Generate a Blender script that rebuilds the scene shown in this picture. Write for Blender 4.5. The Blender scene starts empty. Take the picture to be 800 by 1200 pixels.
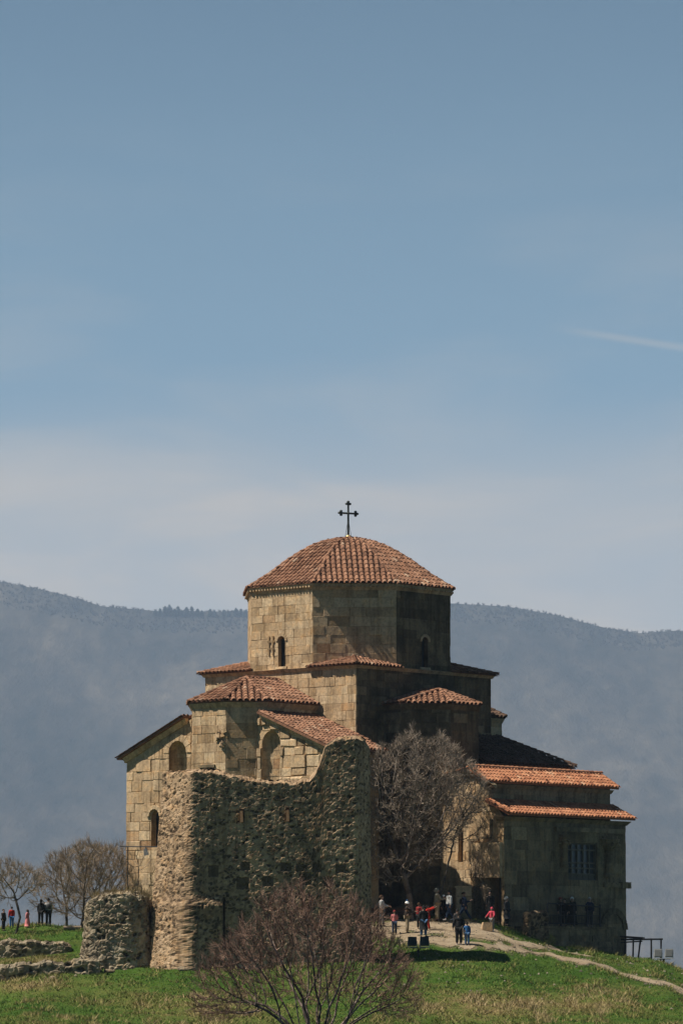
import bpy, math, random
import numpy as np
from mathutils import Vector, Matrix, noise, kdtree

scene = bpy.context.scene
COL = scene.collection
rad = math.radians

# ------------------------------------------------------------------ camera geometry (photo pixels 800 x 1200)
FPX = 5000.0
PITCH = math.atan(0.11)
CAM = Vector((0.0, -250.0, -2.75))
CT, ST = math.cos(PITCH), math.sin(PITCH)

def ray(px, py):
    t = (600 - py) / FPX
    return Vector(((px - 400) / FPX, CT - ST * t, ST + CT * t))

def PT(px, py, Y):
    r = ray(px, py)
    return CAM + r * ((Y - CAM.y) / r.y)

# ------------------------------------------------------------------ church frame
CX, CY = 0.4, 0.0
UA = rad(-42); VA = rad(48)
U = Vector((math.sin(UA), -math.cos(UA), 0)); V = Vector((math.sin(VA), -math.cos(VA), 0))
def L(a, b, z): return Vector((CX, CY, 0)) + U * a + V * b + Vector((0, 0, z))
def solve_b(px, a, z):
    lo, hi = -40.0, 40.0
    for _ in range(50):
        m = (lo + hi) / 2
        if project(L(a, m, z))[0] < px: lo = m
        else: hi = m
    return m
def project(p):
    d = p - CAM
    f = d.y * CT + d.z * ST
    u = -d.y * ST + d.z * CT
    return 400 + FPX * d.x / f, 600 - FPX * u / f

# ------------------------------------------------------------------ object helpers
ORIG = {}
def tag(o, label=None, cat=None, group=None, kind=None):
    if label: o['label'] = label
    if cat: o['category'] = cat
    if group: o['group'] = group
    if kind: o['kind'] = kind
    return o

def thing(name, loc, label, cat, group=None):
    o = bpy.data.objects.new(name, None)
    COL.objects.link(o)
    o.location = loc
    o.empty_display_size = 0.3
    ORIG[o.name] = Vector(loc)
    return tag(o, label, cat, group)

def link_mesh(name, me, parent=None, origin=None):
    o = bpy.data.objects.new(name, me)
    COL.objects.link(o)
    if parent is not None:
        o.parent = parent
        ORIG[o.name] = ORIG[parent.name]
    else:
        og = Vector(origin) if origin is not None else Vector((0, 0, 0))
        o.location = og
        ORIG[o.name] = og
    return o

def raw_mesh(name, v, f, mats, tone=None, smooth=False, parent=None, origin=None, domain='FACE', mi=None):
    """v: Nx3 array in world space, f: list of tuples or MxK array"""
    v = np.asarray(v, dtype=np.float32)
    og = ORIG[parent.name] if parent is not None else (Vector(origin) if origin is not None else Vector((0, 0, 0)))
    v = v - np.array(og, dtype=np.float32)
    me = bpy.data.meshes.new(name)
    if isinstance(f, np.ndarray):
        n, k = f.shape
        me.vertices.add(len(v)); me.vertices.foreach_set('co', v.ravel())
        me.loops.add(n * k); me.loops.foreach_set('vertex_index', f.astype(np.int32).ravel())
        me.polygons.add(n)
        me.polygons.foreach_set('loop_start', np.arange(0, n * k, k, dtype=np.int32))
        try: me.polygons.foreach_set('loop_total', np.full(n, k, dtype=np.int32))
        except Exception: pass
        me.update(calc_edges=True)
    else:
        me.from_pydata(v.tolist(), [], f)
    if not isinstance(mats, (list, tuple)): mats = [mats]
    for m in mats: me.materials.append(m)
    if mi is not None: me.polygons.foreach_set('material_index', np.asarray(mi, dtype=np.int32))
    if tone is not None:
        at = me.attributes.new('tone', 'FLOAT', domain)
        at.data.foreach_set('value', np.asarray(tone, dtype=np.float32))
    me.polygons.foreach_set('use_smooth', np.full(len(me.polygons), smooth, dtype=bool))
    me.update()
    return link_mesh(name, me, parent, origin)

class MB:
    def __init__(s): s.v = []; s.f = []; s.t = []; s.m = []
    def add(s, verts, faces, tone=0.5, mi=0):
        o = len(s.v)
        s.v.extend(tuple(p) for p in verts)
        for q in faces:
            s.f.append(tuple(i + o for i in q)); s.t.append(tone); s.m.append(mi)
    def box(s, c, X, Y, Z, tone=0.5, mi=0, taper=1.0):
        """half-extent vectors X, Y, Z about the centre c"""
        c = Vector(c)
        vs = []
        for sz in (-1, 1):
            k = taper if sz > 0 else 1.0
            for sx, sy in ((-1, -1), (1, -1), (1, 1), (-1, 1)):
                vs.append(c + X * sx * k + Y * sy * k + Z * sz)
        s.add(vs, [(3, 2, 1, 0), (4, 5, 6, 7), (0, 1, 5, 4), (1, 2, 6, 5), (2, 3, 7, 6), (3, 0, 4, 7)], tone, mi)
    def abox(s, x0, x1, y0, y1, z0, z1, tone=0.5, mi=0):
        s.box(((x0 + x1) / 2, (y0 + y1) / 2, (z0 + z1) / 2), Vector(((x1 - x0) / 2, 0, 0)), Vector((0, (y1 - y0) / 2, 0)), Vector((0, 0, (z1 - z0) / 2)), tone, mi)
    def tube(s, pts, r, n=6, tone=0.5, mi=0):
        pts = [Vector(p) for p in pts]
        rs = r if isinstance(r, (list, tuple)) else [r] * len(pts)
        vs = []; fs = []
        for i, p in enumerate(pts):
            d = (pts[min(i + 1, len(pts) - 1)] - pts[max(i - 1, 0)]).normalized()
            a = d.orthogonal().normalized() if i == 0 else (a - d * a.dot(d)).normalized()
            b = d.cross(a)
            for k in range(n):
                t = 2 * math.pi * k / n
                vs.append(p + (a * math.cos(t) + b * math.sin(t)) * rs[i])
        for i in range(len(pts) - 1):
            for k in range(n):
                k2 = (k + 1) % n
                fs.append((i * n + k, i * n + k2, (i + 1) * n + k2, (i + 1) * n + k))
        fs.append(tuple(range(n - 1, -1, -1))); fs.append(tuple((len(pts) - 1) * n + k for k in range(n)))
        s.add(vs, fs, tone, mi)
    def lathe(s, c, prof, n=12, tone=0.5, mi=0):
        """prof: list of (r, z) from bottom up about the vertical through c"""
        c = Vector(c); vs = []; fs = []
        for r, z in prof:
            for k in range(n):
                t = 2 * math.pi * k / n
                vs.append(c + Vector((r * math.cos(t), r * math.sin(t), z)))
        for i in range(len(prof) - 1):
            for k in range(n):
                k2 = (k + 1) % n
                fs.append((i * n + k, i * n + k2, (i + 1) * n + k2, (i + 1) * n + k))
        fs.append(tuple(range(n - 1, -1, -1))); fs.append(tuple((len(prof) - 1) * n + k for k in range(n)))
        s.add(vs, fs, tone, mi)
    def build(s, name, mats, parent=None, smooth=False, origin=None):
        return raw_mesh(name, np.array(s.v, dtype=np.float32).reshape(-1, 3), s.f, mats, s.t, smooth, parent, origin, 'FACE', s.m)

# ------------------------------------------------------------------ materials
def nmat(name):
    m = bpy.data.materials.new(name); m.use_nodes = True
    nt = m.node_tree; b = nt.nodes['Principled BSDF']
    return m, nt, b
def ramp(nt, stops, interp='LINEAR'):
    n = nt.nodes.new('ShaderNodeValToRGB'); n.color_ramp.interpolation = interp
    e = n.color_ramp.elements
    while len(e) > 1: e.remove(e[-1])
    e[0].position = stops[0][0]; e[0].color = (*stops[0][1], 1)
    for p, c in stops[1:]:
        k = e.new(p); k.color = (*c, 1)
    return n
def tex_noise(nt, scale, detail=4, rough=0.6, vec=None):
    n = nt.nodes.new('ShaderNodeTexNoise'); n.inputs['Scale'].default_value = scale
    n.inputs['Detail'].default_value = detail; n.inputs['Roughness'].default_value = rough
    if vec is not None: nt.links.new(vec, n.inputs['Vector'])
    return n
def mixcol(nt, mode, fac, a, b):
    n = nt.nodes.new('ShaderNodeMix'); n.data_type = 'RGBA'; n.blend_type = mode
    for i, val in ((0, fac), (6, a), (7, b)):
        if isinstance(val, (int, float)): n.inputs[i].default_value = val
        elif isinstance(val, tuple): n.inputs[i].default_value = (*val, 1)
        else: nt.links.new(val, n.inputs[i])
    return n.outputs[2]
def maths(nt, op, a, b=None, clamp=False):
    n = nt.nodes.new('ShaderNodeMath'); n.operation = op; n.use_clamp = clamp
    for i, val in ((0, a), (1, b)):
        if val is None: continue
        if isinstance(val, (int, float)): n.inputs[i].default_value = val
        else: nt.links.new(val, n.inputs[i])
    return n.outputs[0]
def attr(nt, name='tone'):
    n = nt.nodes.new('ShaderNodeAttribute'); n.attribute_name = name
    return n.outputs['Fac']
def objco(nt):
    n = nt.nodes.new('ShaderNodeTexCoord'); return n.outputs['Object']
def bump(nt, b, h, strength, dist):
    n = nt.nodes.new('ShaderNodeBump'); n.inputs['Strength'].default_value = strength; n.inputs['Distance'].default_value = dist
    nt.links.new(h, n.inputs['Height']); nt.links.new(n.outputs[0], b.inputs['Normal'])

def stone_mat(name, stops, stain=(0.12, 0.10, 0.075), stain_lo=0.55, stain_hi=0.8, bump_s=0.6):
    m, nt, b = nmat(name)
    oc = objco(nt)
    r = ramp(nt, stops); nt.links.new(attr(nt), r.inputs[0])
    n1 = tex_noise(nt, 0.55, 6, 0.65, oc); n2 = tex_noise(nt, 7.0, 5, 0.7, oc); n3 = tex_noise(nt, 26.0, 3, 0.6, oc)
    r2 = ramp(nt, [(0.28, (0.62, 0.60, 0.58)), (0.5, (0.98, 0.97, 0.95)), (0.72, (1.2, 1.18, 1.14))]); nt.links.new(n2.outputs[0], r2.inputs[0])
    c = mixcol(nt, 'MULTIPLY', 1.0, r.outputs[0], r2.outputs[0])
    n4 = tex_noise(nt, 1.7, 5, 0.7, oc); r4 = ramp(nt, [(0.35, (0.80, 0.78, 0.78)), (0.5, (1.0, 1.0, 1.0)), (0.66, (1.14, 1.02, 0.88))]); nt.links.new(n4.outputs[0], r4.inputs[0])
    c = mixcol(nt, 'MULTIPLY', 1.0, c, r4.outputs[0])
    mp = nt.nodes.new('ShaderNodeMapping'); mp.inputs['Scale'].default_value = (2.6, 2.6, 0.28); nt.links.new(oc, mp.inputs[0])
    n5 = tex_noise(nt, 1.0, 5, 0.6, mp.outputs[0]); r5 = ramp(nt, [(0.36, (0.66, 0.64, 0.61)), (0.5, (1.0, 1.0, 1.0)), (0.7, (1.06, 1.06, 1.05))]); nt.links.new(n5.outputs[0], r5.inputs[0])   # rain streaks
    c = mixcol(nt, 'MULTIPLY', 1.0, c, r5.outputs[0])
    mr = nt.nodes.new('ShaderNodeMapRange'); mr.inputs[1].default_value = stain_lo; mr.inputs[2].default_value = stain_hi
    mr.inputs[4].default_value = 0.75
    nt.links.new(n1.outputs[0], mr.inputs[0])
    c = mixcol(nt, 'MIX', mr.outputs[0], c, stain)
    nt.links.new(c, b.inputs['Base Color'])
    b.inputs['Roughness'].default_value = 0.95; b.inputs['Specular IOR Level'].default_value = 0.15
    h = maths(nt, 'ADD', n2.outputs[0], maths(nt, 'MULTIPLY', n3.outputs[0], 0.4))
    bump(nt, b, h, bump_s, 0.06)
    return m

def tone_mat(name, stops, rough=0.9, nscale=8.0, nlo=0.75, nhi=1.2, spec=0.2, bs=0.0, lichen=False):
    m, nt, b = nmat(name)
    oc = objco(nt)
    r = ramp(nt, stops); nt.links.new(attr(nt), r.inputs[0])
    n = tex_noise(nt, nscale, 4, 0.65, oc)
    r2 = ramp(nt, [(0.3, (nlo,) * 3), (0.7, (nhi,) * 3)]); nt.links.new(n.outputs[0], r2.inputs[0])
    c_ = mixcol(nt, 'MULTIPLY', 1.0, r.outputs[0], r2.outputs[0])
    if lichen:
        nl = tex_noise(nt, 1.3, 6, 0.72, oc); rl_ = ramp(nt, [(0.34, (0.55, 0.52, 0.5)), (0.5, (1.0, 1.0, 1.0)), (0.7, (1.12, 1.1, 1.05))]); nt.links.new(nl.outputs[0], rl_.inputs[0])
        c_ = mixcol(nt, 'MULTIPLY', 1.0, c_, rl_.outputs[0])
        ng = tex_noise(nt, 3.1, 5, 0.7, oc); rg = ramp(nt, [(0.62, (0, 0, 0)), (0.72, (0.6, 0.6, 0.6))]); nt.links.new(ng.outputs[0], rg.inputs[0])
        c_ = mixcol(nt, 'MIX', rg.outputs[0], c_, (0.21, 0.18, 0.13))
    nt.links.new(c_, b.inputs['Base Color'])
    b.inputs['Roughness'].default_value = rough; b.inputs['Specular IOR Level'].default_value = spec
    if bs: bump(nt, b, n.outputs[0], bs, 0.05)
    return m

def plain_mat(name, col, rough=0.8, metal=0.0, nscale=30.0, var=0.25, spec=0.3):
    m, nt, b = nmat(name)
    n = tex_noise(nt, nscale, 3, 0.6, objco(nt))
    r2 = ramp(nt, [(0.3, tuple(c * (1 - var) for c in col)), (0.7, tuple(min(1, c * (1 + var)) for c in col))])
    nt.links.new(n.outputs[0], r2.inputs[0]); nt.links.new(r2.outputs[0], b.inputs['Base Color'])
    b.inputs['Roughness'].default_value = rough; b.inputs['Metallic'].default_value = metal; b.inputs['Specular IOR Level'].default_value = spec
    return m

M = {}
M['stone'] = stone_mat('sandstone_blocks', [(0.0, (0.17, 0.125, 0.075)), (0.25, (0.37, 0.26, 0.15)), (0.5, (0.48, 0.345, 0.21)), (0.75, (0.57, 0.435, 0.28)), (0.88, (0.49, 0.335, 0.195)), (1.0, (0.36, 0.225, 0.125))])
M['stone_old'] = stone_mat('weathered_shade_blocks', [(0.0, (0.10, 0.078, 0.05)), (0.3, (0.22, 0.168, 0.106)), (0.6, (0.29, 0.222, 0.14)), (0.85, (0.38, 0.298, 0.19)), (1.0, (0.24, 0.16, 0.098))], stain=(0.055, 0.05, 0.032), stain_lo=0.46, stain_hi=0.68)  # weathered stone; on the annex front its darkness also paints shade
M['stone_shaded'] = stone_mat('shade_blackened_blocks', [(0.0, (0.07, 0.052, 0.033)), (0.3, (0.14, 0.105, 0.065)), (0.6, (0.20, 0.15, 0.09)), (0.85, (0.30, 0.23, 0.14)), (1.0, (0.16, 0.105, 0.06))], stain=(0.035, 0.03, 0.02), stain_lo=0.44, stain_hi=0.64)  # blackened blocks, with the shade of those faces put into the colour
M['rubble'] = stone_mat('rubble_masonry', [(0.0, (0.035, 0.026, 0.018)), (0.3, (0.13, 0.09, 0.056)), (0.5, (0.25, 0.172, 0.105)), (0.75, (0.42, 0.295, 0.185)), (1.0, (0.53, 0.39, 0.26))], stain=(0.10, 0.075, 0.05), stain_lo=0.56, stain_hi=0.78, bump_s=0.35)
M['rubble_grey'] = stone_mat('grey_rubble_masonry', [(0.0, (0.05, 0.042, 0.03)), (0.3, (0.16, 0.13, 0.09)), (0.6, (0.33, 0.275, 0.195)), (1.0, (0.50, 0.43, 0.32))], stain=(0.08, 0.07, 0.05), stain_lo=0.55, stain_hi=0.8, bump_s=0.4)
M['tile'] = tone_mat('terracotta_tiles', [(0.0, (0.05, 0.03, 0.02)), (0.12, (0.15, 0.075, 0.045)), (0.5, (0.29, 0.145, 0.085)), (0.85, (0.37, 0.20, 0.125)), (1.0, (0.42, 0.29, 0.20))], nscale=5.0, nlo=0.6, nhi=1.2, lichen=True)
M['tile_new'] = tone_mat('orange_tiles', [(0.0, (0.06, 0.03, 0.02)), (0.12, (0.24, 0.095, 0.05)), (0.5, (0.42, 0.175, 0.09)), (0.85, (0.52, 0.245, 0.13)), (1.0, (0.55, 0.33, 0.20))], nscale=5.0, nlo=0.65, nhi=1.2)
M['tile_dark'] = tone_mat('shade_dark_tiles', [(0.0, (0.03, 0.022, 0.016)), (0.5, (0.10, 0.06, 0.04)), (1.0, (0.16, 0.10, 0.07))], nscale=5.0)  # church's shade on the far roofs put into the tile colour
M['dark'] = plain_mat('dark_void', (0.012, 0.011, 0.010))
M['glass'] = plain_mat('old_window_glass', (0.045, 0.055, 0.06), rough=0.25, spec=0.5, nscale=2)
M['iron'] = plain_mat('black_iron', (0.02, 0.02, 0.022), rough=0.6)
M['bronze'] = plain_mat('weathered_bronze', (0.05, 0.055, 0.045), rough=0.55, metal=0.3)
M['gold'] = plain_mat('dull_gold', (0.45, 0.36, 0.17), rough=0.45, metal=0.5)
M['wood'] = plain_mat('grey_wood', (0.13, 0.115, 0.09), rough=0.9)
M['bark'] = tone_mat('grey_bark', [(0.0, (0.035, 0.028, 0.022)), (1.0, (0.10, 0.085, 0.07))], nscale=12)
M['bark_pale'] = tone_mat('pale_bark', [(0.0, (0.06, 0.045, 0.037)), (1.0, (0.26, 0.20, 0.165))], nscale=12)
M['twig_grey'] = tone_mat('grey_twigs', [(0.0, (0.13, 0.10, 0.076)), (1.0, (0.40, 0.32, 0.245))], nscale=3)
M['twig_red'] = tone_mat('reddish_twigs', [(0.0, (0.09, 0.052, 0.034)), (1.0, (0.34, 0.215, 0.155))], nscale=1.5)
M['twig_tan'] = tone_mat('tan_twigs', [(0.0, (0.14, 0.105, 0.07)), (1.0, (0.38, 0.29, 0.20))], nscale=3)
# ------------------------------------------------------------------ masonry of individual blocks
def clip_half(poly, nx, ny, c):
    out = []
    for i in range(len(poly)):
        p, q = poly[i], poly[(i + 1) % len(poly)]
        dp, dq = nx * p[0] + ny * p[1] - c, nx * q[0] + ny * q[1] - c
        if dp <= 0: out.append(p)
        if (dp < 0 < dq) or (dq < 0 < dp):
            t = dp / (dp - dq); out.append((p[0] + (q[0] - p[0]) * t, p[1] + (q[1] - p[1]) * t))
    return out
def clip_poly(rect, poly):
    for i in range(len(poly)):
        p, q = poly[i], poly[(i + 1) % len(poly)]
        ex, ey = q[0] - p[0], q[1] - p[1]
        nx, ny = ey, -ex
        rect = clip_half(rect, nx, ny, nx * p[0] + ny * p[1])
        if len(rect) < 3: return []
    return rect
def area(p): return 0.5 * abs(sum(p[i][0] * p[(i + 1) % len(p)][1] - p[(i + 1) % len(p)][0] * p[i][1] for i in range(len(p))))
def minus(poly, h):
    u0, u1, z0, z1 = h
    out = [clip_half(poly, 1, 0, u0), clip_half(poly, -1, 0, -u1)]
    mid = clip_half(clip_half(poly, -1, 0, -u0), 1, 0, u1)
    if len(mid) >= 3: out += [clip_half(mid, 0, 1, z0), clip_half(mid, 0, -1, -z1)]
    return [p for p in out if len(p) >= 3 and area(p) > 1e-4]

def wall(mb, p0, p1, poly, holes=(), seed=0, row=(0.36, 0.62), width=(0.5, 1.25), relief=0.035, wear=0.08, tone_shift=0.0, pillow=0.0):
    """block masonry between plan points p0 -> p1 (left to right seen from outside); poly is convex, in (u, z), counter-clockwise"""
    rng = random.Random(seed)
    p0 = Vector((p0[0], p0[1], 0)); p1 = Vector((p1[0], p1[1], 0))
    ud = (p1 - p0).normalized(); n = ud.cross(Vector((0, 0, 1)))
    def W(u, z, d): return p0 + ud * u + n * d + Vector((0, 0, z))
    rects = [(h['u0'], h['u1'], h['z0'], h['z1']) for h in holes]
    pieces = [poly]
    for r in rects: pieces = [q for p in pieces for q in minus(p, r)]
    for p in pieces: mb.add([W(u, z, 0.0) for u, z in p], [tuple(range(len(p)))], 0.32)
    us = [p[0] for p in poly]; zs = [p[1] for p in poly]
    z = min(zs)
    while z < max(zs):
        h = rng.uniform(*row)
        u = min(us) - rng.uniform(0, 0.8)
        while u < max(us):
            w = rng.uniform(*width) * (1.3 if rng.random() < 0.15 else 1)
            ps = [[(u, z), (u + w, z), (u + w, z + h), (u, z + h)]]
            for r in rects: ps = [q for p in ps for q in minus(p, r)]
            tone = min(1, max(0.2, rng.gauss(0.55, 0.17) + tone_shift))
            d = rng.uniform(0.006, relief); tight = 0.35 if rng.random() < 0.4 else 1.0
            if rng.random() < wear: d = -rng.uniform(0.0, 0.004); tone *= 0.8
            for p in ps:
                p = clip_poly(p, poly)
                if len(p) < 3 or area(p) < 0.012: continue
                cu = sum(q[0] for q in p) / len(p); cz = sum(q[1] for q in p) / len(p)
                mw = max(q[0] for q in p) - min(q[0] for q in p); mh = max(q[1] for q in p) - min(q[1] for q in p)
                def loop(g, dep, jit=0.0):
                    fu = max(0.3, 1 - 2 * g / mw); fz = max(0.3, 1 - 2 * g / mh)
                    return [W(cu + (q[0] - cu) * fu + rng.uniform(-jit, jit), cz + (q[1] - cz) * fz + rng.uniform(-jit, jit), dep) for q in p]
                k = len(p)
                dd = max(d, 0.004)
                vs = loop(0.004 * tight, 0.001) + loop(0.007 * tight, dd * 0.7, 0.005 * tight) + loop((0.019 + pillow * 0.5) * tight, dd + (0.010 + pillow * rng.uniform(.2, 1)) * tight, (0.010 + pillow * .4) * tight)
                fs = [tuple(range(2 * k, 3 * k))]
                for r0 in (0, k):
                    fs += [(r0 + i, r0 + (i + 1) % k, r0 + k + (i + 1) % k, r0 + k + i) for i in range(k)]
                mb.add(vs, fs, tone)
            u += w
        z += h
    for hh in holes:
        u0, u1, z0, z1 = hh['u0'], hh['u1'], hh['z0'], hh['z1']; dep = hh.get('depth', 0.5)
        r = (u1 - u0) / 2; cu = (u0 + u1) / 2
        if hh.get('concave'):
            zc = z1 - r; N = 12; kd_ = hh['depth'] / r
            arc = [(cu + r * math.cos(math.pi * i / N), zc + r * math.sin(math.pi * i / N)) for i in range(N + 1)]
            for i in range(N):
                a, b = arc[i], arc[i + 1]
                mb.add([W(a[0], a[1], 0.03), W(a[0], z1, 0.03), W(b[0], z1, 0.03), W(b[0], b[1], 0.03)], [(0, 1, 2, 3)], 0.5)
            zz_ = z0
            while zz_ < zc - 0.05:          # curved courses of the niche wall
                ze_ = min(zc, zz_ + rng.uniform(.4, .6)); j0 = rng.uniform(0, .3)
                cuts = [0, .5 + j0, 1.15 + j0, 1.85 + j0, 2.5 + j0 * .6, math.pi]
                for q in range(5):
                    tn_ = min(1, max(.2, rng.gauss(.55, .17))); dj = rng.uniform(-.02, .03)
                    for h_ in range(3):
                        t0 = cuts[q] + (cuts[q + 1] - cuts[q]) * h_ / 3; t1 = cuts[q] + (cuts[q + 1] - cuts[q]) * (h_ + .97 if h_ == 2 else h_ + 1) / 3
                        pp = [(cu - (r + dj) * math.cos(t), -(r + dj) * math.sin(t) * kd_) for t in (t0, t1)]
                        mb.add([W(pp[0][0], zz_ + .012, pp[0][1]), W(pp[1][0], zz_ + .012, pp[1][1]), W(pp[1][0], ze_, pp[1][1]), W(pp[0][0], ze_, pp[0][1])], [(0, 1, 2, 3)], tn_)
                zz_ = ze_
            bk = [(cu - (r + .05) * math.cos(math.pi * i / 10), -(r + .05) * math.sin(math.pi * i / 10) * kd_) for i in range(11)]
            for i in range(10): mb.add([W(bk[i][0], z0, bk[i][1]), W(bk[i + 1][0], z0, bk[i + 1][1]), W(bk[i + 1][0], zc, bk[i + 1][1]), W(bk[i][0], zc, bk[i][1])], [(0, 1, 2, 3)], 0.2)
            for j in range(5):              # half dome
                p0_, p1_ = math.pi / 2 * j / 5, math.pi / 2 * (j + 1) / 5
                for i in range(10):
                    t0, t1 = math.pi * i / 10, math.pi * (i + 1) / 10
                    f_ = lambda t, p: W(cu - r * math.cos(t) * math.cos(p), zc + r * math.sin(p), -r * math.sin(t) * math.cos(p) * kd_)
                    mb.add([f_(t0, p0_), f_(t1, p0_), f_(t1, p1_), f_(t0, p1_)], [(0, 1, 2, 3)], 0.4 + .12 * ((i // 2 + j) % 2))
            continue
        if hh.get('arch', True):
            zc = z1 - r; N = 12
            arc = [(cu + r * math.cos(math.pi * i / N), zc + r * math.sin(math.pi * i / N)) for i in range(N + 1)]
            for i in range(N):   # spandrels and arch soffit
                a, b = arc[i], arc[i + 1]
                mb.add([W(a[0], a[1], 0.03), W(a[0], z1, 0.03), W(b[0], z1, 0.03), W(b[0], b[1], 0.03)], [(0, 1, 2, 3)], 0.5)
                mb.add([W(a[0], a[1], 0.03), W(b[0], b[1], 0.03), W(b[0], b[1], -dep), W(a[0], a[1], -dep)], [(0, 1, 2, 3)], 0.4)
        else:
            zc = z1
            mb.add([W(u0, z1, 0.03), W(u1, z1, 0.03), W(u1, z1, -dep), W(u0, z1, -dep)], [(3, 2, 1, 0)], 0.4)
        mb.add([W(u0, z0, 0.03), W(u0, zc, 0.03), W(u0, zc, -dep), W(u0, z0, -dep)], [(0, 1, 2, 3)], 0.42)
        mb.add([W(u1, z0, 0.03), W(u1, zc, 0.03), W(u1, zc, -dep), W(u1, z0, -dep)], [(3, 2, 1, 0)], 0.42)
        mb.add([W(u0, z0, 0.03), W(u1, z0, 0.03), W(u1, z0, -dep), W(u0, z0, -dep)], [(0, 1, 2, 3)], 0.42)
        mb.add([W(u0, z0, -dep), W(u1, z0, -dep), W(u1, z1, -dep), W(u0, z1, -dep)], [(0, 1, 2, 3)], hh.get('back', 0.45))
    return W

def plain_wall(mb, p0, p1, z0, z1, tone=0.5):
    mb.add([(p0[0], p0[1], z0), (p1[0], p1[1], z0), (p1[0], p1[1], z1), (p0[0], p0[1], z1)], [(0, 1, 2, 3)], tone)

def arch_trim(mb, W, cu, zc, r0, r1, d0, d1, tone, a0=0.0, a1=math.pi, nst=9):
    """ring of voussoirs"""
    for i in range(nst):
        t0 = a0 + (a1 - a0) * (i + 0.04) / nst; t1 = a0 + (a1 - a0) * (i + 0.96) / nst
        ps = [(cu + r * math.cos(t), zc + r * math.sin(t)) for r, t in ((r0, t0), (r1, t0), (r1, t1), (r0, t1))]
        vs = [W(u, z, d0) for u, z in ps] + [W(u, z, d1) for u, z in ps]
        mb.add(vs, [(4, 5, 6, 7), (0, 1, 5, 4), (1, 2, 6, 5), (2, 3, 7, 6), (3, 0, 4, 7)], tone + random.uniform(-.1, .1))

def ring_band(mb, plan, z0, z1, out0, out1, tone=0.5, closed=True, tone_var=0.1, seg=0.9):
    """cornice band following the plan polygon (CCW), bottom offset out0, top offset out1"""
    rng = random.Random(len(plan) * 7 + int(z0 * 10))
    n = len(plan)
    def off(i, d):
        p = Vector((*plan[i], 0)); pr = Vector((*plan[(i - 1) % n], 0)); nx = Vector((*plan[(i + 1) % n], 0))
        e1 = (p - pr).normalized() if (closed or i > 0) else (nx - p).normalized()
        e2 = (nx - p).normalized() if (closed or i < n - 1) else e1
        n1 = Vector((e1.y, -e1.x, 0)); n2 = Vector((e2.y, -e2.x, 0))
        m = (n1 + n2); m = m / max(0.3, m.dot(n1))
        return p + m * d
    for i in range(n if closed else n - 1):
        j = (i + 1) % n
        ln = (Vector(plan[j]) - Vector(plan[i])).length
        k = max(1, int(ln / seg))
        A0, B0, A1, B1 = off(i, out0), off(j, out0), off(i, out1), off(j, out1)
        Ai, Bi = off(i, -0.05), off(j, -0.05)
        for s in range(k):
            t0, t1 = s / k, (s + 1) / k
            f = lambda A, B, t, z: A.lerp(B, t) + Vector((0, 0, z))
            vs = [f(Ai, Bi, t0, z0), f(Ai, Bi, t1, z0), f(A0, B0, t1, z0), f(A0, B0, t0, z0), f(A1, B1, t0, z1), f(A1, B1, t1, z1), f(Ai, Bi, t1, z1), f(Ai, Bi, t0, z1)]
            mb.add(vs, [(0, 1, 2, 3), (3, 2, 5, 4), (4, 5, 6, 7), (1, 0, 7, 6), (0, 3, 4, 7), (2, 1, 6, 5)], tone + rng.uniform(-tone_var, tone_var))

# ------------------------------------------------------------------ barrel tile roofs
def tile_columns(mb, fn, u0, u1, srange, pitch=0.29, course=0.36, seed=0, gap=0.0, rscale=1.0, deck=True):
    """fn(u, s) -> (point, normal, across); s grows downslope; srange(u) -> (s0, s1)"""
    rng = random.Random(seed)
    n = max(1, int(round((u1 - u0) / pitch))); pt = (u1 - u0) / n
    NS = 6
    for i in range(n):
        u = u0 + pt * (i + 0.5)
        r = srange(u)
        if r is None or r[1] - r[0] < 0.08: continue
        s0, s1 = r
        s1 += 0.05 + rng.uniform(-0.025, 0.02)
        k = 0; sl = s1; du = rng.uniform(-0.01, 0.01)
        while sl > s0 + 0.04:
            su = max(sl - course * 1.15, s0)
            if not (gap and rng.random() < gap):
                tone = min(1, max(0.13, rng.gauss(0.55, 0.2)))
                rl = pt * 0.37 * rscale; ru = pt * 0.31 * rscale
                dl = du + rng.uniform(-0.012, 0.012); lift = rng.uniform(0.018, 0.035)
                vs = []
                for s, rr, lf, dd in ((su, ru, 0.0, du), (sl, rl, lift, dl)):
                    P, N, A = fn(u, s)
                    for q in range(NS + 1):
                        t = math.pi * q / NS
                        vs.append(P + A * (rr * math.cos(t) + dd) + N * (rr * math.sin(t) * 0.95 + lf))
                fs = [(q, q + 1, NS + 2 + q, NS + 1 + q) for q in range(NS)]
                fs = [tuple(reversed(f)) for f in fs]
                mb.add(vs, fs, tone)
                # the thick lower end of the tile
                P, N, A = fn(u, sl)
                v2 = [P + A * (rl * math.cos(math.pi * q / NS) + dl) + N * (rl * math.sin(math.pi * q / NS) * 0.95 + lift) for q in range(NS + 1)]
                v3 = [P + A * (rl * .78 * math.cos(math.pi * q / NS) + dl) + N * (rl * .72 * math.sin(math.pi * q / NS) + lift) for q in range(NS + 1)]
                mb.add(v2 + v3, [(q, q + 1, NS + 2 + q, NS + 1 + q) for q in range(NS)], tone * 0.9)
            # pan tile: a shallow trough between the covers, its shadow put into a darker tone
            if deck:
                ps = []
                for s, lf in ((su, 0.0), (sl, 0.012)):
                    P, N, A = fn(u + pt / 2, s)
                    for q in range(5):
                        x = (q / 4 - 0.5) * pt * 0.62
                        ps.append(P + A * x + N * (lf - 0.01 + 1.1 * x * x / pt))
                mb.add(ps, [(q, q + 5, q + 6, q + 1) for q in range(4)], min(1, max(0.08, rng.gauss(0.2, 0.07))))
            sl -= course; k += 1

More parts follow.
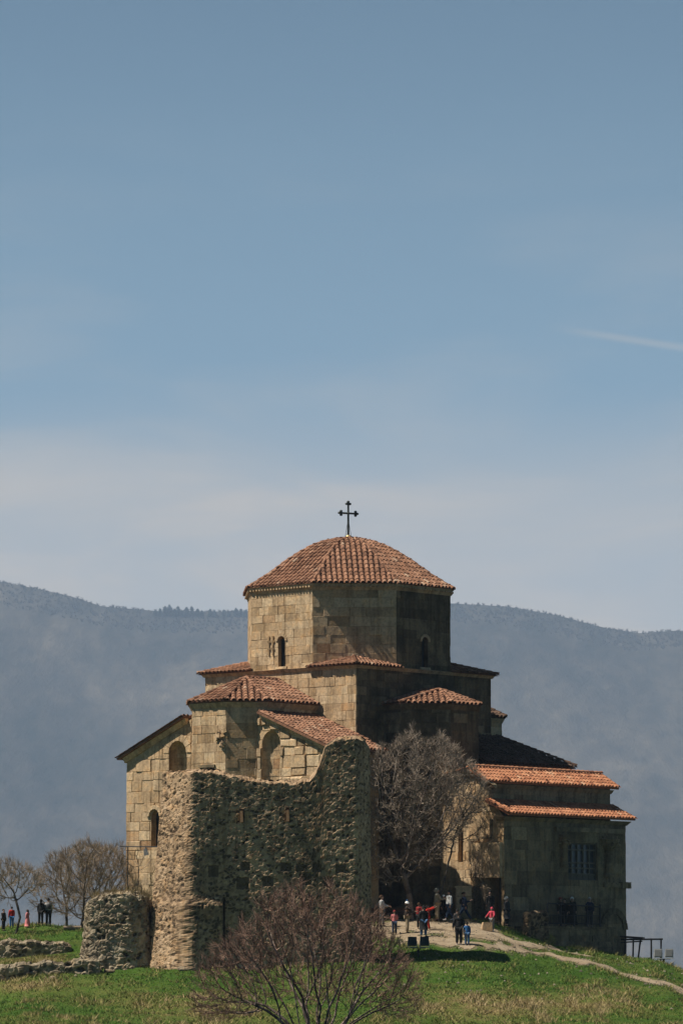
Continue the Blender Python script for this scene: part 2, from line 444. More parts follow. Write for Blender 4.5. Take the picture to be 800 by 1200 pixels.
def plane_roof(mb, pts, down, seed=0, thick=0.1, pitch=0.29, course=0.36, gap=0.0, tone_deck=0.3, rscale=1.0, under=None):
    """flat roof facet: 3D polygon pts (CCW seen from above), tiles running along the horizontal direction down"""
    pts = [Vector(p) for p in pts]
    nrm = (pts[1] - pts[0]).cross(pts[2] - pts[0])
    for i in range(2, len(pts) - 1): nrm = nrm + (pts[i] - pts[0]).cross(pts[i + 1] - pts[0])
    nrm.normalize()
    if nrm.z < 0: nrm = -nrm; pts = pts[::-1]
    S = Vector((down[0], down[1], 0)); S = (S - nrm * S.dot(nrm)).normalized()
    A = nrm.cross(S) * -1; A = S.cross(nrm) * -1
    A = nrm.cross(S)
    o = pts[0]
    loc = [((p - o).dot(A), (p - o).dot(S)) for p in pts]
    def fn(u, s): return o + A * u + S * s, nrm, A
    def sr(u):
        ss = []
        for i in range(len(loc)):
            p, q = loc[i], loc[(i + 1) % len(loc)]
            if (p[0] - u) * (q[0] - u) < 0:
                t = (u - p[0]) / (q[0] - p[0]); ss.append(p[1] + (q[1] - p[1]) * t)
        return (min(ss), max(ss)) if len(ss) >= 2 else None
    us = [p[0] for p in loc]
    tile_columns(mb, fn, min(us), max(us), sr, pitch, course, seed, gap, rscale)
    k = len(pts)
    base = [p - nrm * 0.03 for p in pts]; low = [p - nrm * thick for p in pts]
    mb.add(base + low, [tuple(range(k)), tuple(range(2 * k - 1, k - 1, -1))] + [(i + k, (i + 1) % k + k, (i + 1) % k, i) for i in range(k)], tone_deck)

def ridge_tiles(mb, p, q, seed=0, r=0.13, ln=0.42):
    rng = random.Random(seed)
    p, q = Vector(p), Vector(q); d = q - p; L_ = d.length; d.normalize()
    A = d.cross(Vector((0, 0, 1))).normalized(); N = A.cross(d)
    n = max(1, int(L_ / ln))
    for i in range(n):
        s0 = L_ * i / n; s1 = L_ * (i + 1) / n + 0.04
        vs = []
        for s, rr, lf in ((s0, r * 0.88, 0.0), (s1, r, 0.03)):
            for k in range(7):
                t = math.pi * k / 6
                vs.append(p + d * s + A * rr * math.cos(t) + N * (rr * math.sin(t) + lf))
        mb.add(vs, [(k, k + 1, k + 8, k + 7) for k in range(6)] + [tuple(range(7)), tuple(range(13, 6, -1))], min(1, max(0.15, rng.gauss(0.55, 0.2))))

# ------------------------------------------------------------------ rubble masonry surfaces
def hsh(p, k=0.0):
    v = math.sin(p[0] * 12.9898 + p[1] * 78.233 + p[2] * 37.719 + k) * 43758.5453
    return v - math.floor(v)
def rubble(p, sx=2.6, sz=4.0, amp=0.1):
    q = Vector((p[0] * sx, p[1] * sx, p[2] * sz))
    q += 0.22 * Vector((noise.noise(q * 0.7), noise.noise(q * 0.7 + Vector((9, 3, 1))), noise.noise(q * 0.7 + Vector((2, 7, 5)))))
    ds, ps = noise.voronoi(q)
    e = ds[1] - ds[0]
    h = hsh(ps[0]); h2 = hsh(ps[0], 4.0)
    bl = min(1.0, e / 0.2); bl = bl * bl * (3 - 2 * bl)
    disp = bl * amp * (0.25 + 0.9 * h) - 0.05 * amp
    if h2 < 0.10: disp = -amp * 1.1 * bl
    tv = Vector((hsh(ps[0], 1.0) - .5, hsh(ps[0], 2.0) - .5, hsh(ps[0], 3.0) - .35))
    disp += (q - Vector(ps[0])).dot(tv) * amp * 1.0 * bl
    disp += amp * 0.7 * noise.fractal(Vector(p) * 0.7, 1.0, 2.0, 2)
    disp += amp * 0.2 * noise.noise(Vector(p) * 9.0)
    big = noise.noise(Vector(p) * 0.35 + Vector((5, 1, 3)))
    if e < 0.16: tone = 0.62 + 0.25 * big + 0.15 * noise.noise(Vector(p) * 6)
    else:
        tone = 0.10 + 0.72 * h2 ** 1.6 + 0.2 * big
        if h2 < 0.10: tone = 0.04  # recessed stones: shade of the gap put into the tone
    return disp, min(1, max(0, tone))

def rubble_wall(name, plan, zb, zt, res=0.08, batter=None, extra=None, thick=1.0, mat=None, parent=None, sx=2.6, sz=4.0, amp=0.1, origin=None, tshift=0.0):
    """closed loop of plan points (CCW) raised from zb(x, y) to a ragged top zt(x, y)"""
    loop = []
    n = len(plan)
    for i in range(n):
        p, q = Vector(plan[i]), Vector(plan[(i + 1) % n])
        k = max(1, int((q - p).length / res))
        loop += [p.lerp(q, j / k) for j in range(k)]
    m = len(loop)
    for _ in range(int(0.35 / res)):
        loop = [(loop[i - 1] + loop[i] * 2 + loop[(i + 1) % m]) / 4 for i in range(m)]
    nr = []
    for i in range(m):
        t = (loop[(i + 1) % m] - loop[i - 1]).normalized(); nr.append(Vector((t.y, -t.x)))
    hmax = max(zt(p.x, p.y) - zb(p.x, p.y) for p in loop)
    R = max(3, int(hmax / res))
    vs = []; tn = []
    def put(x, y, z, nx, ny, nz, k):
        d, t = rubble((x, y, z), sx, sz, amp)
        if extra:
            dd, tt = extra(x, y, z)
            d += dd
            if tt is not None: t = tt
        vs.append((x + nx * d, y + ny * d, z + nz * d)); tn.append(min(1, max(0, t + tshift)))
    for r in range(R + 1):
        for i in range(m):
            p = loop[i]; b = zb(p.x, p.y); t = zt(p.x, p.y)
            k = r / R; z = b + (t - b) * k
            o = batter(p.x, p.y, k) if batter else 0.0
            put(p.x + nr[i].x * o, p.y + nr[i].y * o, z, nr[i].x, nr[i].y, 0.3 if r == R else 0, k)
    C = 4
    for c in range(1, C + 1):
        for i in range(m):
            p = loop[i]; ins = thick * c / C
            q = p - nr[i] * ins
            o = batter(p.x, p.y, 1.0) if batter else 0.0
            put(q.x + nr[i].x * o, q.y + nr[i].y * o, zt(q.x, q.y) + 0.12 * math.sin(math.pi * c / C / 2), nr[i].x * 0.2, nr[i].y * 0.2, 0.9, 1)
    rows = R + 1 + C
    I = np.arange(m); J = (I + 1) % m
    f = np.concatenate([np.stack([I + r * m, J + r * m, J + (r + 1) * m, I + (r + 1) * m], 1) for r in range(rows - 1)])
    return raw_mesh(name, np.array(vs), f, mat, tn, False, parent, origin, 'POINT')

# ------------------------------------------------------------------ bare trees (space colonisation)
def colonise(rng, roots, attractors, step, infl, kill, iters=120, up=0.05, jit=0.12):
    """roots: list of (point, parent index or -1); returns node positions, parents"""
    pos = [Vector(p) for p, _ in roots]; par = [q for _, q in roots]
    att = [Vector(a) for a in attractors]
    for it in range(iters):
        if not att: break
        kd = kdtree.KDTree(len(pos))
        for i, p in enumerate(pos): kd.insert(p, i)
        kd.balance()
        pull = {}; keep = []
        for a in att:
            c, i, d = kd.find(a)
            if d < kill: continue
            keep.append(a)
            if d < infl:
                pull.setdefault(i, Vector()); pull[i] += (a - pos[i]).normalized()
        if not pull:
            infl *= 1.3
            att = keep
            if infl > 40: break
            continue
        added = 0
        for i, d in pull.items():
            d = d.normalized() + Vector((rng.uniform(-jit, jit), rng.uniform(-jit, jit), rng.uniform(-jit, jit) + up))
            if d.length < 1e-3: continue
            q = pos[i] + d.normalized() * step
            if kd.find(q)[2] < step * 0.45: continue
            pos.append(q); par.append(i); added += 1
        if not added: break
        att = keep
    return pos, par

up_ = Vector((0, 0, 1))
def tree_arrays(rng, pos, par, r_tip, expo=2.3, twigs=2, twig_len=0.4, r_max=None, fine=0, outward=None, wild=0.85):
    n = len(pos)
    kids = [0] * n; rr = [0.0] * n
    for i in range(n):
        if par[i] >= 0: kids[par[i]] += 1
    acc = [0.0] * n
    for i in range(n - 1, -1, -1):
        rr[i] = max(r_tip, acc[i] ** (1 / expo)) if acc[i] > 0 else r_tip
        if par[i] >= 0: acc[par[i]] += rr[i] ** expo
    if r_max:
        k = min(1.0, r_max / max(rr))
        rr = [max(r_tip, r_tip + (r - r_tip) * k) for r in rr]
    thick = []; thin = []
    for i in range(n):
        j = par[i]
        if j < 0: continue
        seg = (pos[j], pos[i], min(rr[j], rr[i] * 1.5), rr[i])
        (thick if rr[i] > r_tip * 2.6 else thin).append(seg)
    for i in range(n):
        j = par[i]
        if j < 0 or rr[i] > r_tip * 2.2: continue
        d0 = (pos[i] - pos[j]).normalized()
        for _ in range(twigs + (2 if kids[i] == 0 else 0)):
            v = Vector((rng.gauss(0, 1), rng.gauss(0, 1), rng.gauss(0.15, 0.9))).normalized()
            d = d0 * (1.1 - 0.8 * wild) + v * wild + up_ * 0.2
            if outward is not None: d = d + (pos[i] - outward).normalized() * 0.35
            d.normalize()
            ln = twig_len * rng.uniform(0.4, 1.25)
            p = pos[i]; q = p + d * ln * 0.55; e = q + (d + Vector((rng.uniform(-.22, .22), rng.uniform(-.22, .22), rng.uniform(-.05, .25)))).normalized() * ln * 0.45
            thin.append((p, q, r_tip * 0.7, r_tip * 0.55)); thin.append((q, e, r_tip * 0.55, r_tip * 0.3))
            if fine:
                for k in range(fine):
                    b0 = p.lerp(q, rng.uniform(.3, 1)); thin.append((b0, b0 + (d + Vector((rng.gauss(0, .5), rng.gauss(0, .5), rng.gauss(.1, .4)))).normalized() * ln * rng.uniform(.25, .55), r_tip * 0.45, r_tip * 0.25))
    return thick, thin

def seg_mesh(name, segs, sides, mat, parent=None, origin=None, seed=0):
    n = len(segs)
    P = np.array([s[0] for s in segs], dtype=np.float64); Q = np.array([s[1] for s in segs], dtype=np.float64)
    r0 = np.array([s[2] for s in segs]); r1 = np.array([s[3] for s in segs])
    D = Q - P; D /= np.maximum(np.linalg.norm(D, axis=1, keepdims=True), 1e-6)
    ref = np.where(np.abs(D[:, 2:3]) < 0.8, np.array([[0, 0, 1.0]]), np.array([[1.0, 0, 0]]))
    A = np.cross(D, ref); A /= np.linalg.norm(A, axis=1, keepdims=True); B = np.cross(D, A)
    vs = np.zeros((n, 2, sides, 3))
    for k in range(sides):
        t = 2 * math.pi * k / sides
        o = A * math.cos(t) + B * math.sin(t)
        vs[:, 0, k] = P + o * r0[:, None]; vs[:, 1, k] = Q + o * r1[:, None] + D * (r1[:, None] * 0.3)
    base = (np.arange(n) * 2 * sides)[:, None]
    fs = np.concatenate([base + np.array([[k, (k + 1) % sides, sides + (k + 1) % sides, sides + k]]) for k in range(sides)])
    rs = np.random.RandomState(seed)
    tone = np.tile(rs.uniform(0, 1, n), sides)
    return raw_mesh(name, vs.reshape(-1, 3), fs, mat, tone, sides > 4, parent, origin)

def bare_tree(name, base, env, seed, label, cat, n_att, step, r_tip, r_max, twig_mat, twigs=2, twig_len=0.4, stems=1, group=None, infl=3.0, kill=None, trunk_h=1.0, lean=(0, 0), shell=0.5, bark='bark', sides=3, fine=0, spread=0.55, wild=0.6, jit=0.12):
    """env: function(rng) -> one point inside the crown"""
    rng = random.Random(seed)
    base = Vector(base)
    roots = []
    for s in range(stems):
        a = 2 * math.pi * s / max(1, stems) + rng.uniform(-.4, .4)
        off = Vector((math.cos(a), math.sin(a), 0)) * (0.15 if stems > 1 else 0)
        roots.append((base + off - Vector((0, 0, 0.25)), -1))
        k = max(2, int(trunk_h / step))
        sp_ = spread * rng.uniform(.15, 1.3); dirv = (Vector((math.cos(a) * sp_, math.sin(a) * sp_, 1)) if stems > 1 else Vector((lean[0], lean[1], 1))).normalized()
        for i in range(k):
            roots.append((roots[-1][0] + (dirv + Vector((rng.uniform(-.12, .12), rng.uniform(-.12, .12), 0))) * step, len(roots) - 1))
    att = [env(rng) for _ in range(n_att)]
    pos, par = colonise(rng, roots, att, step, infl, kill or step * 1.6, jit=jit)
    thick, thin = tree_arrays(rng, pos, par, r_tip, twigs=twigs, twig_len=twig_len, r_max=r_max, outward=sum(att, Vector()) / len(att) - Vector((0, 0, 1.0)), fine=fine, wild=wild)
    if len(thick) < 2: thick, thin = thin[:8], thin[8:]
    t = thing(name, base, label, cat, group)
    seg_mesh('trunk', thick, 6, M[bark], t, seed=seed)
    seg_mesh('crown', thin, sides, M[twig_mat], t, seed=seed)
    return t

def dome_env(c, rx, ry, rz, zlo=-0.2, shell=0.6):
    c = Vector(c)
    def f(rng):
        while True:
            v = Vector((rng.gauss(0, 1), rng.gauss(0, 1), rng.gauss(0, 1))).normalized()
            r = rng.random() ** (1 / 3 if rng.random() > shell else 1 / 9)
            v = v * r
            if v.z > zlo: return c + Vector((v.x * rx, v.y * ry, v.z * rz))
    return f
# ================================================================== the church
def XY(a, b):
    p = L(a, b, 0); return (p.x, p.y)
def down_ab(da, db):
    d = U * da + V * db; return (d.x, d.y)

church = thing('stone_church', (CX, CY, 0), 'tall domed stone church with terracotta tiled roofs and a cross on top', 'church')
ZD0, ZD1 = 15.0, 20.0          # drum
DEL = 3.5
R_AP = 5.78                    # drum apothem
SQ = 5.92                      # square under the drum
ZS = 15.05

# ---- drum: octagon
OCT = []
for k in range(8):
    t = rad(DEL - 22.5 + 45 * k)
    r = R_AP / math.cos(rad(22.5))
    OCT.append((CX + r * math.sin(t), CY - r * math.cos(t)))
mb = MB()
side = 2 * R_AP * math.tan(rad(22.5))
wins = []
for k in range(8):
    p, q = OCT[k], OCT[(k + 1) % 8]
    holes = []
    if k in (7, 1, 3, 5):
        cu = side * (0.5 if k == 7 else 0.52)
        holes = [dict(u0=cu - 0.27, u1=cu + 0.27, z0=15.3, z1=17.05, depth=0.45, back=0.1)]
    if k == 1: mb.build('drum_wall', M['stone'], church); mb = MB()
    if k == 4: tag(mb.build('drum_wall', M['stone_shaded'], church), 'drum faces in blackened stone that deepens their shade'); mb = MB()
    W = wall(mb, p, q, [(0, ZD0 - 0.6), (side, ZD0 - 0.6), (side, ZD1 - 0.15), (0, ZD1 - 0.15)], holes, seed=40 + k, row=(0.42, 0.66), width=(0.6, 1.35), relief=0.028, wear=0.1)
    if holes: wins.append((W, holes[0]))
    if k == 7:      # two little relief crosses
        for du in (-0.98, -0.66):
            c = cu + du
            for (u0, u1, z0, z1) in ((c - 0.05, c + 0.05, 16.0, 17.1), (c - 0.13, c + 0.13, 16.72, 16.84), (c - 0.11, c + 0.11, 16.3, 16.4)):
                vs = [W(u0, z0, 0.02), W(u1, z0, 0.02), W(u1, z1, 0.02), W(u0, z1, 0.02), W(u0, z0, 0.10), W(u1, z0, 0.10), W(u1, z1, 0.10), W(u0, z1, 0.10)]
                mb.add(vs, [(4, 5, 6, 7), (0, 1, 5, 4), (1, 2, 6, 5), (2, 3, 7, 6), (3, 0, 4, 7)], 0.3)
    if k == 1:      # pale plaster strip hanging beside the dark window
        pass
mb.build('drum_wall', M['stone'], church)
for W, h in wins:
    m2 = MB(); u0, u1, z0, z1 = h['u0'], h['u1'], h['z0'], h['z1']
    m2.add([W(u0, z0, -0.3), W(u1, z0, -0.3), W(u1, z1, -0.3), W(u0, z1, -0.3)], [(0, 1, 2, 3)])
    g = m2.build('window', M['glass'], church)
    m3 = MB()
    for u in (u0 + 0.03, (u0 + u1) / 2, u1 - 0.03):
        m3.tube([W(u, z0, -0.26), W(u, z1, -0.26)], 0.022, 4)
    for z in (z0 + 0.45, z0 + 0.95): m3.tube([W(u0, z, -0.262), W(u1, z, -0.262)], 0.018, 4)
    m3.build('frame', M['iron'], g)
    m4 = MB()
    arch_trim(m4, W, (u0 + u1) / 2, z1 - 0.27, 0.29, 0.45, 0.03, 0.085, 0.55)
    m4.build('window_surround', M['stone'], g); m4 = MB()
    m4.add([W(u0 - .15, z0 - .14, 0.02), W(u1 + .15, z0 - .14, 0.02), W(u1 + .15, z0, 0.02), W(u0 - .15, z0, 0.02), W(u0 - .15, z0 - .14, 0.13), W(u1 + .15, z0 - .14, 0.13), W(u1 + .15, z0 - 0.005, 0.1), W(u0 - .15, z0 - 0.005, 0.1)], [(4, 5, 6, 7), (0, 1, 5, 4), (3, 7, 6, 2), (0, 4, 7, 3), (1, 2, 6, 5)], 0.6)
    m4.build('sill', M['stone'], g)

# ---- drum cornice with dentils
mb = MB()
ring_band(mb, OCT, ZD1 - 0.40, ZD1 - 0.16, 0.04, 0.12, 0.5, seg=0.8)
ring_band(mb, OCT, ZD1 - 0.155, ZD1 - 0.035, 0.16, 0.2, 0.55, seg=0.8)
rng = random.Random(3)
for k in range(8):
    p, q = Vector((*OCT[k], 0)), Vector((*OCT[(k + 1) % 8], 0)); d = (q - p).normalized(); n = Vector((d.y, -d.x, 0))
    for i in range(21):
        c = p.lerp(q, (i + 0.5) / 21) + n * 0.15 + Vector((0, 0, ZD1 - 0.2))
        mb.box(c, d * 0.055, n * 0.075, Vector((0, 0, 0.045)), rng.uniform(0.4, 0.7))
mb.build('drum_cornice', M['stone'], church)
mb = MB()
ring_band(mb, OCT, ZD0 - 0.02, ZD0 + 0.16, 0.10, 0.06, 0.5, seg=1.0)
mb.build('drum_plinth', M['stone'], church)

# ---- dome: eight curved facets of barrel tiles
PROF = [(6.06, 0.0), (5.4, 0.42), (4.65, 0.92), (3.75, 1.63), (2.9, 2.21), (1.95, 2.74), (1.1, 3.02), (0.5, 3.13), (0.0, 3.16)]
arc = [0.0]
for i in range(1, len(PROF)): arc.append(arc[-1] + math.hypot(PROF[i][0] - PROF[i - 1][0], PROF[i][1] - PROF[i - 1][1]))
TOT = arc[-1]
def prof(s):          # s measured from the apex down
    a = min(max(TOT - s, 0), TOT - 1e-4)
    for i in range(len(arc) - 1):
        if a <= arc[i + 1]:
            t = (a - arc[i]) / (arc[i + 1] - arc[i]); break
    def P(j): return PROF[min(max(j, 0), len(PROF) - 1)]
    p0, p1, p2, p3 = P(i - 1), P(i), P(i + 1), P(i + 2)
    f = lambda k: 0.5 * (2 * p1[k] + (-p0[k] + p2[k]) * t + (2 * p0[k] - 5 * p1[k] + 4 * p2[k] - p3[k]) * t * t + (-p0[k] + 3 * p1[k] - 3 * p2[k] + p3[k]) * t ** 3)
    return f(0), f(1)
mb = MB(); hips = MB()
T8 = math.tan(rad(22.5))
for k in range(8):
    t = rad(DEL + 45 * k)
    N0 = Vector((math.sin(t), -math.cos(t), 0)); A0 = Vector((math.cos(t), math.sin(t), 0))
    def fn(u, s, N0=N0, A0=A0):
        r, z = prof(s); r2, z2 = prof(s - 0.05); r3, z3 = prof(s + 0.05)
        tv = (N0 * (r3 - r2) + Vector((0, 0, z3 - z2)))
        if tv.length < 1e-6: tv = N0.copy()
        tv.normalize(); nv = A0.cross(tv) ; 
        if nv.z < 0: nv = -nv
        return Vector((CX, CY, ZD1)) + N0 * r + A0 * u + Vector((0, 0, z)), nv, A0
    def sr(u):
        lo, hi = 0.0, TOT
        for _ in range(24):
            m = (lo + hi) / 2
            if prof(m)[0] * T8 > abs(u): hi = m
            else: lo = m
        return (hi, TOT)
    w = 6.06 * T8
    tile_columns(mb, fn, -w, w, sr, pitch=0.305, course=0.44, seed=100 + k)
    # the shell below the tiles
    NSEG = 26
    for i in range(NSEG):
        r0, z0 = prof(TOT * i / NSEG); r1, z1 = prof(TOT * (i + 1) / NSEG)
        o = Vector((CX, CY, ZD1 - 0.03))
        mb.add([o + N0 * r0 - A0 * r0 * T8 + Vector((0, 0, z0)), o + N0 * r0 + A0 * r0 * T8 + Vector((0, 0, z0)), o + N0 * r1 + A0 * r1 * T8 + Vector((0, 0, z1)), o + N0 * r1 - A0 * r1 * T8 + Vector((0, 0, z1))], [(3, 2, 1, 0)], 0.25)
    o = Vector((CX, CY, ZD1 - 0.03)); r0, r1 = 6.06, 5.6
    mb.add([o + N0 * r0 - A0 * r0 * T8, o + N0 * r0 + A0 * r0 * T8, o + N0 * r1 + A0 * r1 * T8 - Vector((0, 0, .03)), o + N0 * r1 - A0 * r1 * T8 - Vector((0, 0, .03))], [(0, 1, 2, 3)], 0.3)
    tc = rad(DEL + 22.5 + 45 * k); rc = 1 / math.cos(rad(22.5))
    H = Vector((math.sin(tc), -math.cos(tc), 0))
    NR = 22
    for i in range(NR):
        a_, b_ = prof(TOT * (i + 0.35) / NR), prof(TOT * (i + 1.42) / NR)
        ridge_tiles(mb, Vector((CX, CY, ZD1 + b_[1] - 0.05)) + H * b_[0] * rc, Vector((CX, CY, ZD1 + a_[1] - 0.05)) + H * a_[0] * rc, seed=k * 50 + i, r=0.10, ln=0.8)
mb.lathe((CX, CY, ZD1 + 3.02), [(0.42, 0), (0.40, 0.12), (0.25, 0.24), (0.12, 0.30)], 12, 0.5)
mb.build('dome_roof', M['tile'], church)

# ---- cross and ball
ZT = ZD1 + 3.25
mb = MB()
zc = ZT + 1.42
mb.tube([(CX, CY, ZT - 0.1), (CX, CY, ZT + 2.05)], [0.07, 0.058], 6)
ca = rad(28); CDX = Vector((math.cos(ca), math.sin(ca), 0))
cc = Vector((CX, CY, zc))
mb.tube([cc - CDX * 0.52, cc + CDX * 0.52], 0.058, 6)
def trefoil(c, d, e):
    for o in (d * 0.10, e * 0.11 - d * 0.02, -e * 0.11 - d * 0.02):
        q = c + o
        vs = []
        mb.lathe(q - Vector((0, 0, 0.07)), [(0.03, 0), (0.08, 0.03), (0.092, 0.07), (0.08, 0.11), (0.03, 0.14)], 8)
up = Vector((0, 0, 1))
trefoil(cc - CDX * 0.50, -CDX, up); trefoil(cc + CDX * 0.50, CDX, up); trefoil(Vector((CX, CY, ZT + 2.0)), up, CDX)
mb.lathe(cc - Vector((0, 0, 0.09)), [(0.03, 0), (0.09, 0.05), (0.1, 0.09), (0.09, 0.13), (0.03, 0.18)], 8)
for s in (-1, 1):
    mb.tube([Vector((CX, CY, ZT + 0.95)) + CDX * 0.03 * s, Vector((CX, CY, ZT + 0.02)) + CDX * 0.2 * s], 0.016, 4)
cross = mb.build('cross', M['bronze'], church)
mb = MB()
mb.lathe((CX, CY, ZT - 0.24), [(0.07, 0)] + [(0.2 * math.sin(math.pi * (i + .5) / 9), 0.2 - 0.2 * math.cos(math.pi * (i + .5) / 9)) for i in range(9)], 14)
mb.build('ball', M['gold'], cross, smooth=True)

# ---- square under the drum
mb = MB()
SQP = [XY(SQ, -SQ), XY(SQ, SQ), XY(-SQ, SQ), XY(-SQ, -SQ)]
for k in range(4):
    if k in (1, 3): mb.build('square_base_wall', M['stone' if k == 1 else 'stone_shaded'], church); mb = MB()
    wall(mb, SQP[k], SQP[(k + 1) % 4], [(0, 8.5), (2 * SQ, 8.5), (2 * SQ, ZS), (0, ZS)], seed=60 + k, row=(0.36, 0.55), width=(0.5, 1.2), relief=0.03)
mb.build('square_base_wall', M['stone'], church)
mb = MB()
ring_band(mb, SQP, ZS - 0.12, ZS + 0.06, 0.08, 0.2, 0.45, seg=1.0)
mb.build('square_cornice', M['stone'], church)
for k in range(4):
    sa, sb = ((1, 1), (-1, 1), (-1, -1), (1, -1))[k]
    mb = MB()
    e = SQ + 0.32; zt = ZS + 0.72; q = SQ * math.tan(rad(22.5)) - 0.15
    z0 = ZS + 0.10
    tip = L(sa * e, sb * e, z0); A1 = L(sa * e, sb * q, z0); B1 = L(sa * q, sb * e, z0)
    A2 = L(sa * (R_AP - 0.02), sb * q, z0 + 0.12); B2 = L(sa * q, sb * (R_AP - 0.02), z0 + 0.12)
    m_ = L(sa * 4.15, sb * 4.15, zt)
    P1 = [A2, A1, tip, m_]; P2 = [m_, tip, B1, B2]
    ok = (P1[1] - P1[0]).cross(P1[2] - P1[0]).z > 0
    plane_roof(mb, P1 if ok else P1[::-1], down_ab(sa, 0.0 * sb), seed=70 + k, thick=0.07, pitch=0.3)
    plane_roof(mb, P2 if ok else P2[::-1], down_ab(0.0, sb), seed=75 + k, thick=0.07, pitch=0.3)
    ridge_tiles(mb, m_ + up * 0.03, tip + up * 0.03, seed=k, r=0.12)
    mb.build('corner_roof', M['tile'], church)

# ---- apses
ZR = 14.5; ZE = 13.0
def apse(axis, proj, ridge_out, seed, mat='stone', h=1.3, s=2.9, o=0.26, ZR=14.5, tile='tile'):
    """axis: function (out, across) -> (a, b); proj: how far the middle face stands out"""
    dg = s - h
    plan = [(SQ - .5, -s), (proj - dg, -s), (proj, -h), (proj, h), (proj - dg, s), (SQ - .5, s)]
    ab = [axis(*p) for p in plan]
    xy = [XY(*p) for p in ab]
    ar = sum(xy[i][0] * xy[(i + 1) % 6][1] - xy[(i + 1) % 6][0] * xy[i][1] for i in range(6))
    if ar < 0: xy = xy[::-1]
    mb = MB()
    for i in range(5):
        p, q = Vector(xy[i]), Vector(xy[i + 1]); ln = (q - p).length
        holes = []
        wall(mb, p, q, [(0, -1.5), (ln, -1.5), (ln, ZE - 0.1), (0, ZE - 0.1)], holes, seed=seed + i, row=(0.42, 0.68), width=(0.7, 1.4), relief=0.03, wear=0.12)
    mb.build('apse_wall', M[mat], church)
    mb = MB()
    ring_band(mb, xy, ZE - 0.38, ZE - 0.1, 0.05, 0.2, 0.5, closed=False, seg=0.9)
    mb.build('apse_cornice', M[mat], church)
    t = math.tan(rad(22.5)) * o
    E = [(SQ + 0.02, -(s + o)), (proj - dg + 0.11, -(s + o)), (proj + o, -(h + t)), (proj + o, h + t), (proj - dg + 0.11, s + o), (SQ + 0.02, s + o)]
    P = lambda c, z: L(*axis(*c), z)
    mb = MB(); R0 = P((SQ + 0.02, 0), ZR); R1 = P((ridge_out, 0), ZR); z = ZE
    dn = lambda a, b: (lambda d: (d.x, d.y))(P((a, b), 0) - P((0, 0), 0))
    facets = [([P(E[0], z), P(E[1], z), R1, R0], dn(0, -1)), ([P(E[1], z), P(E[2], z), R1], dn(0.7071, -0.7071)), ([P(E[2], z), P(E[3], z), R1], dn(1, 0)), ([P(E[3], z), P(E[4], z), R1], dn(0.7071, 0.7071)), ([P(E[4], z), P(E[5], z), R0, R1], dn(0, 1))]
    for i, (f, d) in enumerate(facets):
        plane_roof(mb, f, d, seed=seed + 10 + i, thick=0.09, pitch=0.34, course=0.42)
    for i in (1, 2, 3, 4): ridge_tiles(mb, R1 + up * 0.03, P(E[i], z + 0.05), seed=seed + i, r=0.11)
    ridge_tiles(mb, R0 + up * 0.02, R1 + up * 0.02, seed=seed, r=0.12)
    mb.build('apse_roof', M[tile], church)
apse(lambda o, c: (o, c), 11.75, 8.7, 200)
apse(lambda o, c: (-c + 0.4, o), 9.25, 7.4, 220, 'stone_shaded', 1.2, 3.2, 0.18, 13.9)
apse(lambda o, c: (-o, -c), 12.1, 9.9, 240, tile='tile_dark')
apse(lambda o, c: (c, -o), 9.4, 7.3, 260)

